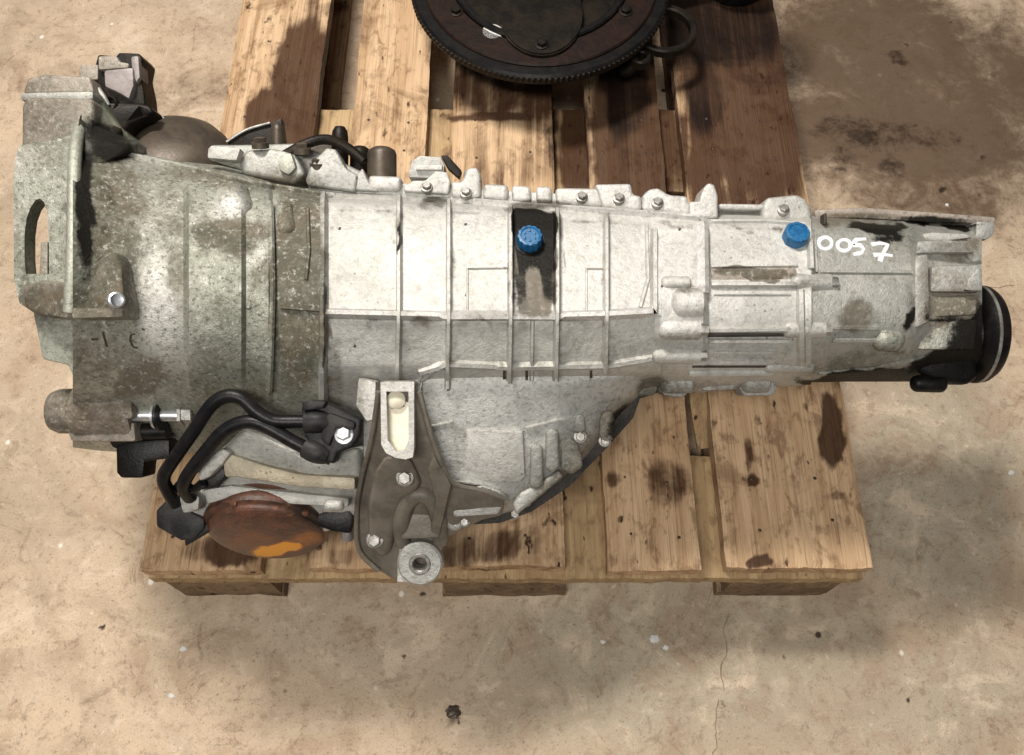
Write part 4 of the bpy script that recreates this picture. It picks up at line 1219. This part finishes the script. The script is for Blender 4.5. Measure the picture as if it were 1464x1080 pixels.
slab('rust_spot', [(556, 580), (562, 577), (574, 578), (579, 581), (570, 585), (560, 585)], 0.0975, 0.003, 'rust', mb, 0.0005)
slab('bracket_rib', [(620, 650), (632, 672), (646, 694), (640, 716), (628, 770), (612, 772), (622, 716), (610, 670)], [0.086, 0.08, 0.07, 0.06, 0.034, 0.03, 0.06, 0.08], 0.02, 'bracket', mb, 0.004)
tube('bracket_arch', [(576, 778, 0.02, 0.9), (574, 745, 0.034), (582, 718, 0.045), (600, 706, 0.05), (618, 716, 0.045), (628, 745, 0.03), (630, 775, 0.016, 0.9)], 0.0085, 'bracket', mb, 14, 6)
slab('arch_panel', [(576, 720), (600, 704), (624, 718), (628, 770), (572, 772)], 0.036, 0.02, 'bracket', mb, 0.004)  # panel in the bracket's own colour, filling the arch
EA = (W * 0.97 - UP * 0.12).normalized()
ec = Q(602, 801, 0.018)
ring('mount_eye', ec, EA, 0.0215, 0.0085, 0.012, 'cast', mb, 36, 0.002)
ring('eye_bush', ec - EA * 0.004, EA, 0.0105, 0.0062, 0.017, 'steel', mb, 28, 0.001)
slab('eye_plate', [(569, 802), (572, 782), (590, 770), (612, 770), (630, 784), (635, 806), (624, 826), (598, 833), (568, 832)], 0.0195, 0.012, 'cast', mb, 0.003, 2,
     hole=[(602 + 13 * math.cos(t * math.pi / 6), 801 + 13 * math.sin(t * math.pi / 6)) for t in range(12)])
bolt(Q(664, 746, 0.03), W, 0.004, 'steel', mb)
lathe('bracket_knob', Q(650, 746, 0.026), W, [(0.008, -0.01), (0.008, 0.004), (0.006, 0.006), (0.003, 0.004)], 'cast', mb, 16)

BW = [(545, 0.102), (620, 0.088), (660, 0.074), (692, 0.058), (730, 0.038), (772, 0.02), (830, 0.004)]


def bw(y):
    for (a, p), (b, q) in zip(BW[:-1], BW[1:]):
        if y <= b:
            return p + (q - p) * (y - a) / (b - a)
    return BW[-1][1]


sp_ = [(550, 652), (586, 656), (602, 690), (594, 706), (576, 716), (566, 745), (560, 786), (546, 800), (526, 780), (524, 724), (534, 676)]
slab('bracket_spine', sp_, [bw(y) + 0.007 for x, y in sp_], 0.016, 'bracket', mb, 0.006, 3, dense=1)
for x, y in ((579, 683), (536, 772)):
    bolt(Q(x, y, bw(y) + 0.008), W, 0.006, 'steel', mb)
tube('bracket_edge', [(600, 560, 0.104), (616, 620, 0.092), (632, 664, 0.078), (650, 692, 0.062), (690, 702, 0.054), (722, 714, 0.045)], 0.0024, 'bracket', mb, 10)
tube('bracket_edge', [(541, 560, 0.104), (531, 628, 0.082), (517, 682, 0.058), (510, 732, 0.038), (513, 786, 0.02), (541, 816, 0.01)], 0.0024, 'bracket', mb, 10)

# --- lower case details
slab('flat_boss', [(662, 618), (670, 613), (748, 616), (751, 682), (744, 690), (668, 690), (661, 680)], [0.056, 0.057, 0.057, 0.040, 0.038, 0.038, 0.040], 0.02, 'white', lc, 0.004, 2)
rib('seam', [(606, 532), (598, 570), (612, 630), (632, 672), (650, 688), (690, 692), (728, 716)], 4, 0.003, 'cast', lc)
for poly, w0_, w1_ in (([(758, 640), (766, 634), (776, 640), (777, 694), (768, 702), (757, 696)], 0.05, 0.034), ([(780, 618), (790, 612), (799, 618), (800, 668), (790, 678), (779, 670)], 0.052, 0.038),
                       ([(858, 600), (864, 588), (876, 588), (881, 606), (880, 628), (868, 633), (858, 626)], 0.046, 0.03), ([(820, 604), (826, 592), (836, 596), (838, 616), (830, 622), (820, 618)], 0.05, 0.04),
                       ([(802, 640), (812, 626), (826, 634), (832, 654), (834, 668), (818, 680), (802, 672)], 0.046, 0.03),
                       ([(732, 722), (744, 704), (770, 692), (800, 672), (806, 682), (776, 708), (750, 728), (738, 738)], 0.034, 0.03), ([(662, 700), (690, 694), (716, 702), (728, 716), (712, 722), (680, 712)], 0.042, 0.036)):
    ym, yM = min(p[1] for p in poly), max(p[1] for p in poly)
    slab('lug', poly, [w0_ + (w1_ - w0_) * (p[1] - ym) / (yM - ym) for p in poly], 0.03, 'cast', lc, 0.004, 3)
for x, y in ((829, 624), (751, 716), (736, 733), (864, 630)):
    c, nr = hit(x, y)
    if c is None:
        c = Q(x, y, 0.0)
    bolt(c + W * 0.004, W, 0.0045, 'steel', lc)
for x, ya, yb in ((641, 532, 559), (721, 528, 543), (753, 530, 544), (845, 530, 541)):
    rib('groove', [(x, ya), (x, yb)], 4, 0.0006, 'mark', lc, 0.001, None, 4, 0.6, 0.1)
rib('web', [(752, 612), (800, 600), (840, 600)], 5, 0.003, 'cast', lc)
rib('web', [(616, 610), (648, 603)], 4, 0.002, 'cast', lc)
slab('side_pad', [(512, 540), (538, 545), (536, 600), (524, 604), (508, 580)], 0.09, 0.02, 'white', lc, 0.003)
slab('arm_pad', [(646, 692), (700, 700), (724, 716), (712, 736), (648, 740)], 0.04, 0.012, 'cast', lc, 0.003)

# ------------------------------------------------------------------ dark flywheel unit standing on the pallet
ZD = PZ + 0.085
c0 = on_z(772, -22, ZD)
fw_ = thing('clutch_unit', (c0.x, c0.y, PZ), 'black oily engine unit with round flywheel plate, standing behind the gearbox', 'engine part')
ZA = Vector((0, 0, 1))
R0 = 0.178
lathe('casing', c0, ZA, [(0.10, -0.0845), (0.105, -0.07), (0.12, -0.04), (0.14, -0.02), (0.15, -0.008), (0.14, -0.006)], 'black', fw_, 48, table=None)
ring('ring_gear', c0 - ZA * 0.006, ZA, R0, 0.118, 0.014, 'black', fw_, 72, 0.003, table=None)
lathe('tooth_ring', c0 - ZA * 0.004, ZA, [(R0 * 1.0, 0), (R0 * 1.012, 0.002), (R0 * 1.012, 0.008), (R0 * 1.0, 0.009)], 'sooty', fw_, 300, mod=lambda i, r, h: 1.0 if i % 2 else 0.985, smooth=25, table=None)
ring('inner_lip', c0 + ZA * 0.004, ZA, 0.122, 0.112, 0.012, 'black', fw_, 64, 0.002, table=None)
for i in range(18):
    t = 2 * math.pi * i / 18 + 0.1
    lathe('rivet', c0 + Vector((0.157 * math.cos(t), 0.157 * math.sin(t), 0.006)), ZA, [(0.0035, 0), (0.003, 0.003), (0.001, 0.0036)], 'umber', fw_, 10, table=None)
ring('rim', c0 + ZA * 0.003, ZA, R0 - 0.016, 0.122, 0.009, 'ruststeel', fw_, 64, 0.002, table=None)
bm = bmesh.new()
outl = []
for i in range(72):
    t = 2 * math.pi * i / 72
    k = 0.5 + 0.5 * math.cos(3 * (t + math.pi / 2))
    r = 0.062 + 0.088 * (k ** 0.95)
    outl.append((c0.x + r * math.cos(t), c0.y + r * math.sin(t)))
a_ = [bm.verts.new((x, y, ZD + 0.018)) for x, y in outl]
b_ = [bm.verts.new((x, y, ZD + 0.010)) for x, y in outl]
bm.faces.new(a_)
bm.faces.new(list(reversed(b_)))
for i in range(72):
    bm.faces.new((a_[i], b_[i], b_[(i + 1) % 72], a_[(i + 1) % 72]))
bmesh.ops.bevel(bm, geom=[e for e in bm.edges if e.verts[0] in a_ and e.verts[1] in a_], offset=0.002, segments=2, affect='EDGES')
finish('spider_plate', bm, 'sooty', fw_)
lathe('hub', c0, ZA, [(0.05, 0.01), (0.05, 0.026), (0.045, 0.03), (0.025, 0.031), (0.022, 0.026), (0.0005, 0.026)], 'ruststeel', fw_, 36, table=None)
for i in range(8):
    t = i * math.pi / 4 + 0.39
    bolt(c0 + Vector((0.035 * math.cos(t), 0.035 * math.sin(t), 0.029)), ZA, 0.006, 'sooty', fw_, False)
for i in range(6):
    t = i * math.pi / 3 - math.pi / 2
    bolt(c0 + Vector((0.132 * math.cos(t), 0.132 * math.sin(t), 0.018 if i % 2 == 0 else 0.012)), ZA, 0.007, 'sooty', fw_)
pl = on_z(704, 50, ZD + 0.006)
lathe('hole_light', pl, ZA, [(0.015, -0.002), (0.015, 0.004), (0.013, 0.006), (0.0005, 0.006)], 'label', fw_, 20, table=None, sx=1.0)  # pale disc standing in for bright light through a hole
ez = ZD - 0.03
e0 = on_z(948, 48, ez)
ring('ear_loop', e0, ZA, 0.046, 0.036, 0.012, 'sooty', fw_, 40, 0.002, table=None)
e1 = on_z(915, 90, ez)
ring('ear_eye', e1, ZA, 0.014, 0.006, 0.014, 'sooty', fw_, 24, 0.002, table=None)
tube('ear_arm', [tuple(c0 + Vector((0.12, -0.09, -0.04))), tuple((c0 + e1) / 2 + Vector((0.05, -0.06, -0.03))), tuple(e1 + Vector((0, 0, 0.006)))], 0.008, 'sooty', fw_, 10, world=True)
e2 = on_z(630, 60, ez)
ring('left_lip', on_z(625, 20, ez), ZA, 0.03, 0.024, 0.01, 'steel', fw_, 36, 0.002, table=None)
lobe = on_z(1062, -72, PZ + 0.06)
lathe('side_lobe', lobe, ZA, [(0.05, -0.0595), (0.062, -0.03), (0.06, 0.01), (0.045, 0.03), (0.02, 0.036), (0.0005, 0.037)], 'black', fw_, 32, table=None)
tube('side_arm', [tuple(c0 + Vector((0.12, 0.0, -0.07))), tuple((c0 + lobe) / 2 + Vector((0.04, 0.02, -0.03))), tuple(lobe)], 0.025, 'black', fw_, 14, world=True)
